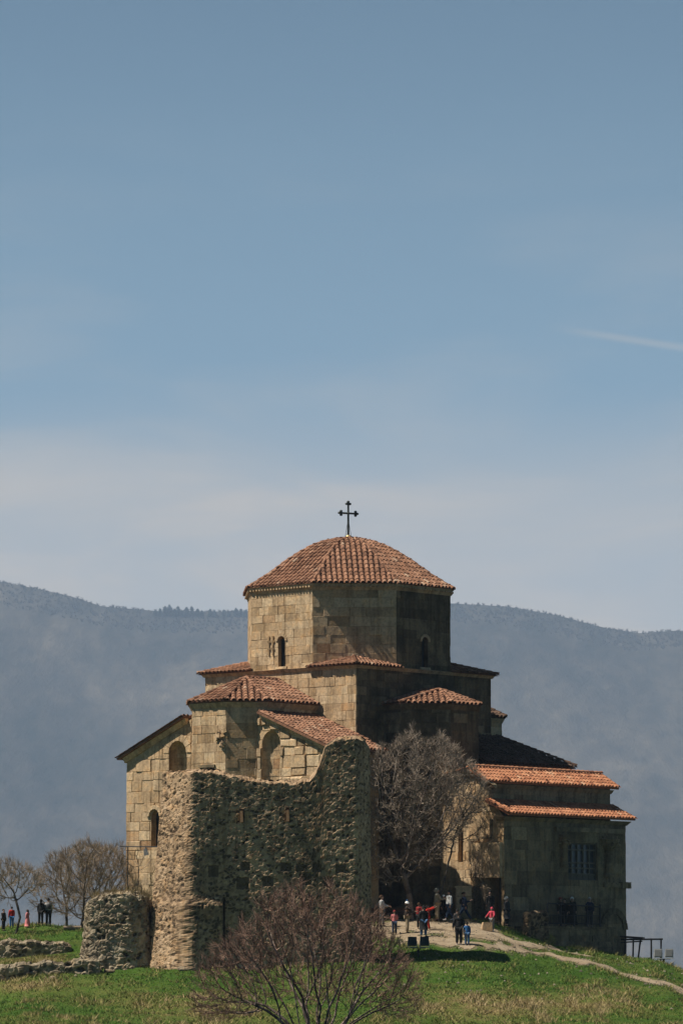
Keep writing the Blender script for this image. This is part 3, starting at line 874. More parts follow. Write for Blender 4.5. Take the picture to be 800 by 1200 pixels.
# ---- corner chambers on the lit side, with arched niches beside the apse
def chamber(s, bw, seed, niche, window):
    """s = +1 / -1: which side of the apse; bw: outer wall"""
    fa = 10.5; zt, zl = 12.05, 9.98
    slope = (zt - zl) / (bw - 2.9)
    mb = MB()
    ln = bw - 2.9 + 0.3
    if s > 0:
        p0, p1 = XY(fa, 2.6), XY(fa, bw)
        poly = [(0, -1.5), (ln, -1.5), (ln, zl), (0, zt + 0.3 * slope)]
        holes = [dict(u0=0.34, u1=1.74, z0=5.0, z1=11.25, depth=0.42, concave=True, back=0.42)]
    else:
        p0, p1 = XY(fa, -bw), XY(fa, -2.6)
        poly = [(0, -1.5), (ln, -1.5), (ln, zt + 0.3 * slope), (0, zl)]
        holes = [dict(u0=ln - 1.74, u1=ln - 0.36, z0=5.0, z1=10.95, depth=0.8, concave=True, back=0.42)]
    if window: holes.append(dict(u0=2.05, u1=2.68, z0=4.9, z1=7.0, depth=0.5, back=0.05))
    W = wall(mb, p0, p1, poly, holes, seed=seed, row=(0.45, 0.8), width=(0.5, 1.25), relief=0.15 if s > 0 else 0.05, wear=0.18, pillow=0.10 if s > 0 else 0.02)
    # rough voussoirs round the niche
    h = holes[0]; r = (h['u1'] - h['u0']) / 2
    if s < 0: arch_trim(mb, W, (h['u0'] + h['u1']) / 2, h['z1'] - r, r + 0.02, r + 0.42, 0.03, 0.09, 0.55, nst=7)
    if s > 0:
        wall(mb, XY(fa, bw), XY(6.5, bw), [(0, -1.5), (4.0, -1.5), (4.0, zl), (0, zl)], seed=seed + 1, relief=0.05)
        wall(mb, XY(6.5, bw), XY(6.5, SQ), [(0, -1.5), (bw - SQ, -1.5), (bw - SQ, zl + 0.9), (0, zl)], seed=seed + 2)
    else:
        wall(mb, XY(6.5, -SQ), XY(6.5, -bw), [(0, -1.5), (bw - SQ, -1.5), (bw - SQ, zl), (0, zl + .9)], seed=seed + 2)
        wall(mb, XY(6.5, -bw), XY(fa, -bw), [(0, -1.5), (4.0, -1.5), (4.0, zl), (0, zl)], seed=seed + 1, relief=0.05)
    mb.build('chamber_wall', M['stone'], church)
    # raking cornice
    mb = MB(); n = 8; rng = random.Random(seed)
    for i in range(n):
        b0 = 2.9 + (bw + 0.1 - 2.9) * i / n; b1 = 2.9 + (bw + 0.1 - 2.9) * (i + 0.985) / n
        z0, z1 = zt - (b0 - 2.9) * slope, zt - (b1 - 2.9) * slope
        vs = []
        for a, dz in ((fa - 0.05, -0.12), (fa + 0.10, -0.12), (fa + 0.26, 0.16), (fa - 0.05, 0.16)):
            vs.append(L(a, s * b0, z0 + dz))
        for a, dz in ((fa - 0.05, -0.12), (fa + 0.10, -0.12), (fa + 0.26, 0.16), (fa - 0.05, 0.16)):
            vs.append(L(a, s * b1, z1 + dz))
        mb.add(vs, [(0, 1, 5, 4), (1, 2, 6, 5), (2, 3, 7, 6), (0, 3, 2, 1), (4, 5, 6, 7)], rng.uniform(0.45, 0.75))
    mb.build('raking_cornice', M['stone'], church)
    # lean-to roof
    rz = lambda b: zt + 0.34 - (b - 2.9) * slope
    ob = bw + 0.45; af = fa + 0.42
    mb = MB()
    poly = [(af, 2.92), (10.5, 2.92), (5.95, 2.92), (5.95, 5.95), (6.35, ob), (af, ob)]
    pts = [L(a, s * b, rz(b)) for a, b in poly]
    plane_roof(mb, pts if s < 0 else pts, down_ab(0, s), seed=seed + 5, thick=0.14, pitch=0.32, course=0.40)
    mb.build('chamber_roof', M['tile'], church)
    if window:
        h = holes[1]; m2 = MB(); u0, u1, z0, z1 = h['u0'], h['u1'], h['z0'], h['z1']
        m2.add([W(u0, z0, -.4), W(u1, z0, -.4), W(u1, z1, -.4), W(u0, z1, -.4)], [(0, 1, 2, 3)])
        g = m2.build('window', M['glass'], church)
        m3 = MB()
        for u in (u0 + .04, (u0 + u1) / 2, u1 - .04): m3.tube([W(u, z0, -.36), W(u, z1, -.36)], 0.02, 4)
        m3.build('frame', M['iron'], g)
        m4 = MB()
        arch_trim(m4, W, (u0 + u1) / 2, z1 - 0.315, 0.42, 0.64, 0.03, 0.17, 0.7, nst=7)
        m4.build('window_surround', M['stone'], g)
    return W
chamber(1, 8.1, 300, True, False)
chamber(-1, 7.8, 320, True, True)

# eroded corner of the apse and the plaque hole
mb = MB()
pl = [XY(11.75, -1.3), XY(11.75, 1.3)]
ud = (Vector((*pl[1], 0)) - Vector((*pl[0], 0))).normalized(); nn = ud.cross(up)
def WA(u, z, d): return Vector((*pl[0], 0)) + ud * u + nn * d + Vector((0, 0, z))
for (u0, u1, z0, z1, d, t) in ((0.62, 1.72, 8.55, 9.25, 0.055, 0.22), (0.55, 1.8, 9.26, 9.42, 0.13, 0.6)):
    vs = [WA(u0, z0, 0.02), WA(u1, z0, 0.02), WA(u1, z1, 0.02), WA(u0, z1, 0.02), WA(u0, z0, d), WA(u1, z0, d), WA(u1, z1, d), WA(u0, z1, d)]
    mb.add(vs, [(4, 5, 6, 7), (0, 1, 5, 4), (1, 2, 6, 5), (2, 3, 7, 6), (3, 0, 4, 7)], t)
mb.build('relief_plaque', M['stone_old'], church)
mb = MB(); rng = random.Random(8)
for i in range(16):
    c = WA(2.6 - rng.uniform(0, 0.55), 10.9 + rng.uniform(-0.45, 0.45), rng.uniform(0.0, 0.12))
    s_ = rng.uniform(0.08, 0.2)
    mb.box(c, Vector((rng.uniform(.6, 1), rng.uniform(-.4, .4), rng.uniform(-.3, .3))) * s_, Vector((rng.uniform(-.4, .4), rng.uniform(.6, 1), rng.uniform(-.3, .3))) * s_, Vector((0, rng.uniform(-.3, .3), rng.uniform(.6, 1))) * s_, rng.uniform(.2, .7), taper=0.6)
mb.build('broken_corner', M['stone'], church)

# ---- far right chamber on the shaded side
mb = MB()
for (p, q, zz) in ((XY(-1.3, 9.05), XY(-9.0, 9.05), 9.55), (XY(-9.0, 9.05), XY(-9.0, 5.0), 9.55)):
    ln = (Vector(q) - Vector(p)).length
    wall(mb, p, q, [(0, -2.5), (ln, -2.5), (ln, zz), (0, zz)], seed=int(ln * 10))
mb.build('chamber_wall', M['stone'], church)
mb = MB()
ring_band(mb, [XY(-1.3, 9.05), XY(-9.0, 9.05), XY(-9.0, 5.0)], 9.4, 9.68, 0.06, 0.3, 0.6, closed=False)
mb.build('chamber_cornice', M['stone'], church)
mb = MB()
plane_roof(mb, [L(-1.35, 6.0, 11.55), L(-1.35, 9.5, 9.75), L(-9.4, 9.5, 9.75), L(-6.2, 6.0, 11.55)], down_ab(0, 1), seed=333, thick=0.12, pitch=0.32)
plane_roof(mb, [L(-6.2, 6.0, 11.55), L(-9.4, 9.5, 9.75), L(-9.4, 4.0, 9.75), L(-6.2, 4.0, 11.55)], down_ab(-1, 0), seed=334, thick=0.12, pitch=0.32)
ridge_tiles(mb, L(-6.2, 6.0, 11.6), L(-9.4, 9.5, 9.8), seed=3)
mb.build('chamber_roof', M['tile_dark'], church)  # dark tiles stand for the church's shade on this roof
mb = MB()     # far side chamber, hidden from here but part of the massing
for (p, q) in ((XY(-9.0, -9.05), XY(1.3, -9.05)), (XY(-9.0, -5.0), XY(-9.0, -9.05)), (XY(1.3, -9.05), XY(1.3, -5.9))):
    plain_wall(mb, p, q, -2.5, 9.6)
plane_roof(mb, [L(1.3, -9.4, 9.75), L(1.3, -5.9, 11.5), L(-6.2, -5.9, 11.5), L(-9.4, -9.4, 9.75)], down_ab(0, -1), seed=335, thick=0.12, pitch=0.4)
mb.build('rear_chamber', M['stone'], church)

# ================================================================== the porch building on the right
annex = thing('stone_chapel', L(-4, 11.5, 0), 'low stone porch building with two tiers of orange tiled roof beside the big church', 'building')
AA0, AA1 = 2.0, -8.95; BW = 13.5; BC = 12.38
ann = []
ZLE, ZLT, ZUE, ZUR = 6.62, 7.42, 8.32, 9.28
mb = MB()
# gable side (lit), pieces left to right: b grows to the right
g0 = 8.7
gl = lambda b: b - g0
pl0, pl1 = XY(AA0, g0), XY(AA0, BW)
dz = 1.06
door = dict(u0=gl(12.12), u1=gl(13.3), z0=0.2, z1=3.05, depth=1.3, back=0.05, arch=False)
win = dict(u0=gl(10.15), u1=gl(10.5), z0=3.95, z1=5.75, depth=0.4, back=0.05)
W1 = wall(mb, pl0, pl1, [(0, -2.5), (gl(BW), -2.5), (gl(BW), 6.45), (gl(12.95), 7.0), (0, 7.0)], [door, win], seed=400, row=(0.35, 0.55), width=(0.45, 1.0), relief=0.05, wear=0.15)
wall(mb, pl0, pl1, [(0, 7.0), (gl(BC), 7.0), (gl(BC), ZUE + 0.1), (gl(11.35), ZUR - 0.12), (0, ZUR - 0.12)], seed=402, row=(0.35, 0.55), width=(0.45, 1.0), relief=0.045)
mb.build('gable_wall', M['stone'], annex); mb = MB()
# front in darker stone than the gable: shade put into the colour
fl = AA0 - AA1
f0, f1 = XY(AA0, BW), XY(AA1, BW)
wz0 = 3.45
fwin = dict(u0=5.65, u1=8.3, z0=3.0, z1=5.1, depth=0.35, back=0.1, arch=False)
W2 = wall(mb, f0, f1, [(0, -3.5), (fl, -3.5), (fl, 6.45), (0, 6.45)], [fwin], seed=410, row=(0.5, 0.8), width=(0.8, 1.7), relief=0.02, wear=0.05)
c0, c1 = XY(AA0, BC), XY(AA1, BC)
wall(mb, c0, c1, [(0, 6.9), (fl, 6.9), (fl, ZUE + 0.05), (0, ZUE + 0.05)], seed=412, relief=0.02)
# right end and back
e0, e1 = XY(AA1, BW), XY(AA1, 9.0)
wall(mb, e0, e1, [(0, -3.5), (BW - 9.0, -3.5), (BW - 9.0, 6.45), (0, 6.45)], seed=420)
wall(mb, XY(AA1, BC), e1, [(0, 6.45), (BC - 9.0, 6.45), (BC - 9.0, ZUR), (BC - 11.35, ZUR - 0.1), (0, ZUE)], seed=421)
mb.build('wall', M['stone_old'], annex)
# roofs
mb = MB()
plane_roof(mb, [L(2.45, 11.3, ZUR), L(2.45, 12.66, ZUE + .16), L(-9.5, 12.66, ZUE + .16), L(-9.5, 11.3, ZUR)], down_ab(0, 1), seed=430, thick=0.16, pitch=0.285, course=0.36, gap=0.012)
ridge_tiles(mb, L(2.45, 11.3, ZUR + 0.03), L(-9.5, 11.3, ZUR + 0.03), seed=431)
plane_roof(mb, [L(2.3, 8.8, ZUR - 0.55), L(2.3, 11.28, ZUR - 0.02), L(-9.7, 11.28, ZUR - 0.02), L(-9.7, 8.8, ZUR - 0.55)], down_ab(0, -1), seed=437, thick=0.1, pitch=0.4)
mb.build('upper_roof', M['tile_new'], annex)
mb = MB()
plane_roof(mb, [L(2.35, BC + 0.02, ZLT), L(2.2, 14.08, ZLE), L(-9.2, 14.08, ZLE), L(-9.2, BC + 0.02, ZLT)], down_ab(0, 1), seed=433, thick=0.14, pitch=0.285, course=0.36, gap=0.014)
mb.build('lower_roof', M['tile_new'], annex)
# cornices under both roofs and the verge stone
mb = MB()
ring_band(mb, [c0, c1, XY(AA1, 11.4)], ZUE - 0.26, ZUE - 0.03, 0.05, 0.18, 0.5, closed=False)
mb.build('upper_cornice', M['stone_old'], annex); mb = MB()
ring_band(mb, [XY(AA0, 13.0), f0, f1, XY(AA1, 12.8)], 6.2, 6.44, 0.05, 0.26, 0.5, closed=False)
mb.build('lower_cornice', M['stone_old'], annex); mb = MB()
for i in range(4):
    b0 = 11.25 + (12.95 - 11.25) * i / 4; b1 = 11.25 + (12.95 - 11.25) * (i + .98) / 4
    zz = lambda b: ZUR - (b - 11.3) * (ZUR - ZUE) / 1.85 - 0.17
    vs = [L(a, b0, zz(b0) + d) for a, d in ((1.95, -.22), (2.1, -.22), (2.34, -.02), (1.95, -.02))] + [L(a, b1, zz(b1) + d) for a, d in ((1.95, -.22), (2.1, -.22), (2.34, -.02), (1.95, -.02))]
    mb.add(vs, [(0, 1, 5, 4), (1, 2, 6, 5), (2, 3, 7, 6), (0, 3, 2, 1), (4, 5, 6, 7)], 0.75 + 0.05 * (i % 2))
mb.build('verge', M['stone_old'], annex)
# stepped drip moulding on the gable
mb = None
def barw(W, u0, u1, z0, z1, d=0.16, tone=0.25):
    vs = [W(u0, z0, 0.02), W(u1, z0, 0.02), W(u1, z1, 0.02), W(u0, z1, 0.02), W(u0, z0, d), W(u1, z0, d), W(u1, z1, d), W(u0, z1, d)]
    mb.add(vs, [(4, 5, 6, 7), (0, 1, 5, 4), (1, 2, 6, 5), (2, 3, 7, 6), (3, 0, 4, 7)], tone)
for (b0, b1, z0, z1) in ((11.0, 11.14, 4.0, 5.1), (11.0, 11.75, 5.1, 5.24), (12.0, 12.6, 5.2, 5.34), (12.56, 12.7, 5.34, 6.3), (11.2, 11.34, 3.3, 3.95)):
    mb = MB(); barw(W1, gl(b0), gl(b1), z0, z1); mb.build('drip_moulding', M['stone_old'], annex)
mb = MB()
barw(W1, gl(11.3), gl(13.42), 3.1, 5.0, 0.30, 0.6)      # bracketed block over the doorway
barw(W1, gl(12.0), gl(13.45), 3.02, 3.12, 0.34, 0.4)
mb.build('bracket_block', M['stone'], annex)
# doorway panel
mb = MB(); h = door
mb.add([W1(h['u0'], h['z0'], -1.2), W1(h['u1'], h['z0'], -1.2), W1(h['u1'], h['z1'], -1.2), W1(h['u0'], h['z1'], -1.2)], [(0, 1, 2, 3)])
dr = mb.build('door', M['wood'], annex)
# slit window pane
mb = MB(); h = win
mb.add([W1(h['u0'], h['z0'], -.3), W1(h['u1'], h['z0'], -.3), W1(h['u1'], h['z1'], -.3), W1(h['u0'], h['z1'], -.3)], [(0, 1, 2, 3)])
mb.build('slit_window', M['dark'], annex)
# big lattice window with columns
mb = MB(); h = fwin; u0, u1, z0, z1 = h['u0'], h['u1'], h['z0'], h['z1']
mb.add([W2(u0, z0, -.25), W2(u1, z0, -.25), W2(u1, z1, -.25), W2(u0, z1, -.25)], [(0, 1, 2, 3)])
g = mb.build('lattice_window', M['glass'], annex)
mb = MB()
def barf(m_, W, u0, u1, z0, z1, d0, d1, tone=0.5):
    vs = [W(u0, z0, d0), W(u1, z0, d0), W(u1, z1, d0), W(u0, z1, d0), W(u0, z0, d1), W(u1, z0, d1), W(u1, z1, d1), W(u0, z1, d1)]
    m_.add(vs, [(4, 5, 6, 7), (0, 1, 5, 4), (1, 2, 6, 5), (2, 3, 7, 6), (3, 0, 4, 7), (3, 2, 1, 0)], tone)
for i in range(6):
    u = u0 + (u1 - u0) * i / 5; barf(mb, W2, u - .045, u + .045, z0, z1, -.24, -.14 if i % 5 else -.08)
for z in (z0 + .03, z0 + .35, z0 + .68, z0 + 0.98, z1 - .38, z1 - .03): barf(mb, W2, u0, u1, z - .04, z + .04, -.23, -.12)
barf(mb, W2, u0 + .05, u1 - .05, z0 + .06, z0 + .32, -.22, -.18)
mb.build('frame', M['wood'], g)
mb = MB()
barf(mb, W2, 4.4, 10.6, 5.72, 5.98, 0.03, 0.2, 0.7)
mb.build('lintel', M['stone_old'], annex)
for (uc, zlo, zhi, r) in ((5.1, 3.7, 5.55, 0.2), (9.2, 3.2, 4.75, 0.26)):
    mb = MB(); c = W2(uc, 0, 0.17)
    mb.lathe(c + up * zlo, [(r * 1.35, 0), (r * 1.35, 0.12), (r * 1.05, 0.2), (r, 0.3), (r * .95, (zhi - zlo) * .97), (r * 1.1, zhi - zlo)], 14, 0.5)
    co = mb.build('column', M['stone_old'], annex)
    mb = MB(); k = 0.62 if uc > 6 else 0.34
    zt2 = 5.56
    mb.lathe(c + up * (zhi + 0.005 if uc > 6 else 4.75), [(r * 1.0, 0), (k * .75, 0.22), (k * .95, 0.5), (k * 1.05, 0.62), (k * .8, 0.66), (k * .8, zt2 - (zhi if uc > 6 else 4.75))], 10, 0.65)
    for i in range(10):
        t = 2 * math.pi * i / 10
        q = c + Vector((math.cos(t), math.sin(t), 0)) * k * .85 + up * ((zhi if uc > 6 else 4.75) + .3 + .14 * (i % 2))
        mb.lathe(q - up * .1, [(.03, 0), (.1, .06), (.12, .12), (.05, .2)], 6, 0.7)
    mb.build('capital', M['stone_old'], co)
mb = MB()
barf(mb, W2, 8.8, 10.2, 2.62, 2.9, 0.03, 0.2, 0.55)
mb.build('sill_course', M['stone_old'], annex); mb = MB()
barf(mb, W2, 10.25, 11.06, 2.58, 2.94, 0.03, 0.32, 0.6)
mb.build('corner_block', M['stone_old'], annex)
# buttress arch in relief near the right corner
mb = MB()
arch_trim(mb, W2, 9.7, 0.2, 0.9, 1.25, 0.03, 0.14, 0.3, nst=9)
mb.build('blind_arch', M['stone_old'], annex)
# ================================================================== terrain
COLS = [   # x, [(Y, z) ...]
    (-60, [(-260, -5.6), (-60, -5.8), (-45, -5.6), (-20, -5.0), (0, -5.0), (20, -8.0), (60, -25.0)]),
    (-30, [(-260, -5.4), (-60, -5.3), (-45, -5.0), (-20, -3.2), (-10, -1.4), (0, -0.3), (8, -0.8), (20, -4.0), (60, -25.0)]),
    (-19, [(-260, -5.4), (-60, -5.2), (-45, -4.85), (-32, -3.85), (-28, -3.25), (-26.4, -2.9), (-25.6, -1.98), (-12.5, -1.62), (-11.2, -1.5), (-10.6, -0.65), (-6, -0.1), (0, 0.32), (4, 0.38), (10, -0.4), (25, -6.0), (60, -25.0)]),
    (-14.5, [(-260, -5.4), (-60, -5.2), (-45, -4.85), (-32, -3.5), (-28, -2.6), (-26.4, -2.35), (-25.6, -1.8), (-12.5, -1.3), (-11.2, -1.1), (-10.6, -0.45), (-6, 0.1), (0, 0.52), (4, 0.6), (10, 0.2), (25, -4.0), (60, -22.0)]),
    (-9, [(-260, -5.4), (-60, -5.2), (-45, -4.85), (-32, -3.3), (-27, -2.25), (-23, -1.85), (-15, -0.9), (-8, 0.3), (4, 0.9), (15, 0.6), (30, -3.0), (60, -20.0)]),
    (1.5, [(-260, -5.4), (-60, -5.2), (-45, -4.85), (-33, -3.2), (-26, -1.95), (-23, -1.3), (-20, -0.7), (-18, -0.28), (-16, 0.2), (-12, 0.62), (-8, 0.8), (15, 0.8), (30, -2.0), (60, -18.0)]),
    (7, [(-260, -5.4), (-60, -5.2), (-45, -4.9), (-34, -3.4), (-26, -2.1), (-22, -1.15), (-20, -0.75), (-16, 0.0), (-12.5, 0.5), (-11, 0.68), (-6, 0.75), (15, 0.6), (30, -2.0), (60, -18.0)]),
    (13, [(-260, -5.4), (-60, -5.2), (-45, -4.95), (-32, -3.7), (-24, -2.55), (-18, -1.62), (-12, -0.98), (-9, -0.98), (0, -1.1), (10, -1.4), (20, -4.0), (60, -22.0)]),
    (16.5, [(-260, -5.4), (-60, -5.2), (-45, -5.0), (-30, -3.9), (-22, -2.75), (-15, -1.75), (-8, -1.35), (-3, -1.5), (4, -3.0), (20, -10.0), (60, -28.0)]),
    (19.5, [(-260, -5.4), (-60, -5.3), (-45, -5.1), (-30, -4.35), (-22, -3.45), (-15, -2.65), (-9, -2.15), (-4, -2.6), (4, -5.5), (20, -13.0), (60, -32.0)]),
    (26, [(-260, -5.6), (-60, -5.6), (-45, -5.5), (-30, -5.2), (-15, -4.6), (-8, -4.6), (0, -7.0), (20, -17.0), (60, -36.0)]),
    (60, [(-260, -8.0), (-60, -12.0), (-30, -14.0), (0, -18.0), (60, -40.0)]),
]
CX_ = np.array([c[0] for c in COLS], dtype=float)
def base_h(X, Y):
    X = np.asarray(X, float); Y = np.asarray(Y, float)
    prof_ = np.stack([np.interp(Y, [p[0] for p in c[1]], [p[1] for p in c[1]]) for c in COLS])
    i = np.clip(np.searchsorted(CX_, X) - 1, 0, len(COLS) - 2)
    t = np.clip((X - CX_[i]) / (CX_[i + 1] - CX_[i]), 0, 1); t = t * t * (3 - 2 * t)
    idx = np.indices(X.shape)
    z = np.take_along_axis(prof_, i[None], 0)[0] * (1 - t) + np.take_along_axis(prof_, (i + 1)[None], 0)[0] * t
    return z
_rs = np.random.RandomState(5)
WAVES = [(2 * math.pi / l * math.cos(a), 2 * math.pi / l * math.sin(a), p, l) for l, a, p in [(_rs.uniform(0.7, 9.0), _rs.uniform(0, math.pi), _rs.uniform(0, 6.28)) for _ in range(36)]]
def ground_np(X, Y):
    X = np.asarray(X, float); Y = np.asarray(Y, float)
    z = base_h(X, Y)
    n = np.zeros_like(z)
    for kx, ky, p, l in WAVES: n += np.sin(kx * X + ky * Y + p) * 0.0075 * l ** 0.55
    near = np.clip((np.abs(X) - 40) / 80, 0, 1)
    z = z + n * (1 + 2 * near)
    far = np.clip((Y - 60) / 500, 0, 1); sidef = np.clip((np.abs(X) - 60) / 500, 0, 1)
    z = z - 190 * far ** 0.8 - 150 * sidef * np.clip((Y + 200) / 250, 0.15, 1)
    return z
def ground(x, y): return float(ground_np(np.array([x]), np.array([y]))[0])
def ground_hit(px, py, y0=-70, y1=25):
    r = ray(px, py)
    ys = np.arange(y0, y1, 0.1)
    t = (ys - CAM.y) / r.y
    xs = CAM.x + r.x * t; zs = CAM.z + r.z * t
    g = ground_np(xs, ys)
    k = np.where(zs <= g)[0]
    i = k[0] if len(k) else int(np.argmin(zs - g))
    return Vector((xs[i], ys[i], g[i]))

def axis_pts(lo, hi, f0, f1, step, grow):
    a = list(np.arange(f0, f1 + 1e-6, step))
    s = step; x = a[-1]
    while x < hi: s *= grow; x += s; a.append(min(x, hi))
    s = step; x = a[0]; pre = []
    while x > lo: s *= grow; x -= s; pre.append(max(x, lo))
    return np.array(pre[::-1] + a)
gx = axis_pts(-900, 900, -21.5, 22, 0.2, 1.18); gy = axis_pts(-420, 1000, -50, 6, 0.2, 1.18)

# ---- dirt paths: polylines seen in the photo, dropped on the ground
def drop(lst): return [ground_hit(px, py) for px, py in lst]
PATHS = [
    (drop([(436, 1086), (452, 1092), (475, 1097), (500, 1102), (525, 1105), (552, 1108), (580, 1110.5), (612, 1113.5), (645, 1119), (680, 1127), (715, 1137), (755, 1149), (800, 1163), (840, 1176)]), [1.0, 1.0, .9, .8, .75, .68, .6, .55, .6, .65, .7, .75, .9, 1.0]),
    (drop([(560, 1096), (585, 1101), (615, 1107), (650, 1112), (690, 1121)]), [1.0, .9, .6, .4, .25]),
]
COURT = drop([(440, 1084), (452, 1079), (480, 1078), (520, 1079), (556, 1082), (585, 1090), (600, 1099), (575, 1100), (545, 1100), (520, 1099), (495, 1095), (465, 1089)])
def seg_dist(X, Y, pts, ws):
    best = np.full(np.shape(X), 99.0)
    for i in range(len(pts) - 1):
        a, b = pts[i], pts[i + 1]; dx, dy = b.x - a.x, b.y - a.y
        t = np.clip(((X - a.x) * dx + (Y - a.y) * dy) / (dx * dx + dy * dy + 1e-9), 0, 1)
        w = ws[i] + (ws[i + 1] - ws[i]) * t
        best = np.minimum(best, np.hypot(X - a.x - dx * t, Y - a.y - dy * t) - w)
    return best
def in_poly(X, Y, P):
    c = np.zeros(np.shape(X), bool); n = len(P)
    for i in range(n):
        a, b = P[i], P[i - 1]
        cond = ((a.y > Y) != (b.y > Y)) & (X < (b.x - a.x) * (Y - a.y) / (b.y - a.y + 1e-12) + a.x)
        c ^= cond
    return c
def dirt_dist(X, Y):
    d = np.full(np.shape(X), 99.0)
    for p, w in PATHS: d = np.minimum(d, seg_dist(X, Y, p, w))
    cd = seg_dist(X, Y, COURT + [COURT[0]], [0.0] * (len(COURT) + 1))
    d = np.minimum(d, np.where(in_poly(X, Y, COURT), -cd, cd))
    wob = sum(np.sin(kx * X * 2 + ky * Y * 2 + p) for kx, ky, p, l in WAVES[:9]) * 0.09 + sum(np.sin(kx * 7 * X + ky * 7 * Y + p) for kx, ky, p, l in WAVES[9:16]) * 0.05
    return d + wob

GX, GY = np.meshgrid(gx, gy)
GZ = ground_np(GX, GY)
dd = dirt_dist(GX, GY)
nx_, ny_ = len(gx), len(gy)
I = np.arange(ny_ - 1)[:, None] * nx_ + np.arange(nx_ - 1)[None, :]
F = np.stack([I, I + 1, I + nx_ + 1, I + nx_], -1).reshape(-1, 4)
m, nt, b = nmat('grass_ground')
oc = objco(nt)
n1 = tex_noise(nt, 0.16, 4, 0.6, oc); n2 = tex_noise(nt, 1.1, 5, 0.7, oc); n3 = tex_noise(nt, 9.0, 4, 0.7, oc)
r1 = ramp(nt, [(0.36, (0.030, 0.070, 0.010)), (0.5, (0.052, 0.098, 0.016)), (0.62, (0.10, 0.115, 0.03)), (0.74, (0.18, 0.14, 0.06))])
mixv = maths(nt, 'ADD', maths(nt, 'MULTIPLY', n1.outputs[0], 0.55), maths(nt, 'MULTIPLY', n2.outputs[0], 0.45))
dry = maths(nt, 'ADD', mixv, maths(nt, 'MULTIPLY', attr(nt, 'dry'), 0.16)); nt.links.new(dry, r1.inputs[0])
r3 = ramp(nt, [(0.3, (0.55, 0.55, 0.55)), (0.7, (1.3, 1.3, 1.3))]); nt.links.new(n3.outputs[0], r3.inputs[0])
g = mixcol(nt, 'MULTIPLY', 1.0, r1.outputs[0], r3.outputs[0])
rd = ramp(nt, [(0.3, (0.17, 0.125, 0.075)), (0.7, (0.27, 0.21, 0.135))]); nt.links.new(n2.outputs[0], rd.inputs[0])
g2 = mixcol(nt, 'MIX', attr(nt, 'tone'), g, rd.outputs[0])
far_ = nt.nodes.new('ShaderNodeMapRange'); far_.inputs[1].default_value = 34; far_.inputs[2].default_value = 60
ln_ = nt.nodes.new('ShaderNodeVectorMath'); ln_.operation = 'LENGTH'; sh_ = nt.nodes.new('ShaderNodeVectorMath'); sh_.operation = 'ADD'; sh_.inputs[1].default_value = (0, 25, 0)
nt.links.new(oc, sh_.inputs[0]); nt.links.new(sh_.outputs[0], ln_.inputs[0]); nt.links.new(ln_.outputs['Value'], far_.inputs[0])
g2 = mixcol(nt, 'MIX', far_.outputs[0], g2, mixcol(nt, 'MULTIPLY', 1.0, r3.outputs[0], (0.022, 0.026, 0.013)))     # rough unseen scrub lower down the hill, kept dark to cut bounce light
nt.links.new(g2, b.inputs['Base Color']); b.inputs['Roughness'].default_value = 1.0; b.inputs['Specular IOR Level'].default_value = 0.05
bump(nt, b, n3.outputs[0], 0.6, 0.08)
M['ground'] = m
edge = np.clip((0.45 - dd) / 0.7, 0, 1)
def dry_field(X, Y):
    px = 400 + 5000 * X / (Y + 250)
    py = 1150 - (ground_np(X, Y) + 2.75) * 5000 / (Y + 250)
    f = np.exp(-((px - 590) / 120) ** 2 - ((py - 1180) / 15) ** 2) * 1.5 + np.exp(-((px - 230) / 90) ** 2 - ((py - 1180) / 26) ** 2) * 0.9 + np.exp(-((px - 30) / 80) ** 2 - ((py - 1154) / 8) ** 2) * 1.2 + np.exp(-((px - 40) / 70) ** 2 - ((py - 1128) / 5) ** 2) * 0.8 + np.exp(-((px - 690) / 60) ** 2 - ((py - 1165) / 14) ** 2) * 0.6
    f = f - 0.35 * np.exp(-((px - 130) / 110) ** 2 - ((py - 1150) / 16) ** 2) - 0.35 * np.exp(-((px - 600) / 120) ** 2 - ((py - 1140) / 14) ** 2)
    return f
dry_a = np.where((GY > -60) & (GY < 10), dry_field(GX, GY), 0.1)
gnd = raw_mesh('ground', np.stack([GX, GY, GZ], -1).reshape(-1, 3), F, m, edge.ravel(), True, domain='POINT')
at = gnd.data.attributes.new('dry', 'FLOAT', 'POINT'); at.data.foreach_set('value', dry_a.ravel().astype(np.float32))
tag(gnd, kind='structure')

# ---- dirt path: its own thin sheet of trodden earth, ragged edge
m, nt, b = nmat('trodden_earth')
oc = objco(nt)
n1 = tex_noise(nt, 0.8, 5, 0.7, oc); n2 = tex_noise(nt, 6.0, 4, 0.7, oc)
r1 = ramp(nt, [(0.3, (0.20, 0.15, 0.095)), (0.5, (0.29, 0.225, 0.15)), (0.72, (0.37, 0.30, 0.215))]); nt.links.new(n1.outputs[0], r1.inputs[0])
r2 = ramp(nt, [(0.3, (0.7,) * 3), (0.7, (1.15,) * 3)]); nt.links.new(n2.outputs[0], r2.inputs[0])
nt.links.new(mixcol(nt, 'MULTIPLY', 1.0, r1.outputs[0], r2.outputs[0]), b.inputs['Base Color']); b.inputs['Roughness'].default_value = 1.0
b.inputs['Specular IOR Level'].default_value = 0.05
bump(nt, b, n2.outputs[0], 0.6, 0.05); M['dirt'] = m
px_ = np.arange(0, 23, 0.1); py_ = np.arange(-32, 3, 0.1)
QX, QY = np.meshgrid(px_, py_); QZ = ground_np(QX, QY) + 0.03; QD = dirt_dist(QX, QY)
keep = QD < 0.02
k = keep[:-1, :-1] & keep[1:, :-1] & keep[:-1, 1:] & keep[1:, 1:]
nq = len(px_)
I = np.arange(len(py_) - 1)[:, None] * nq + np.arange(nq - 1)[None, :]
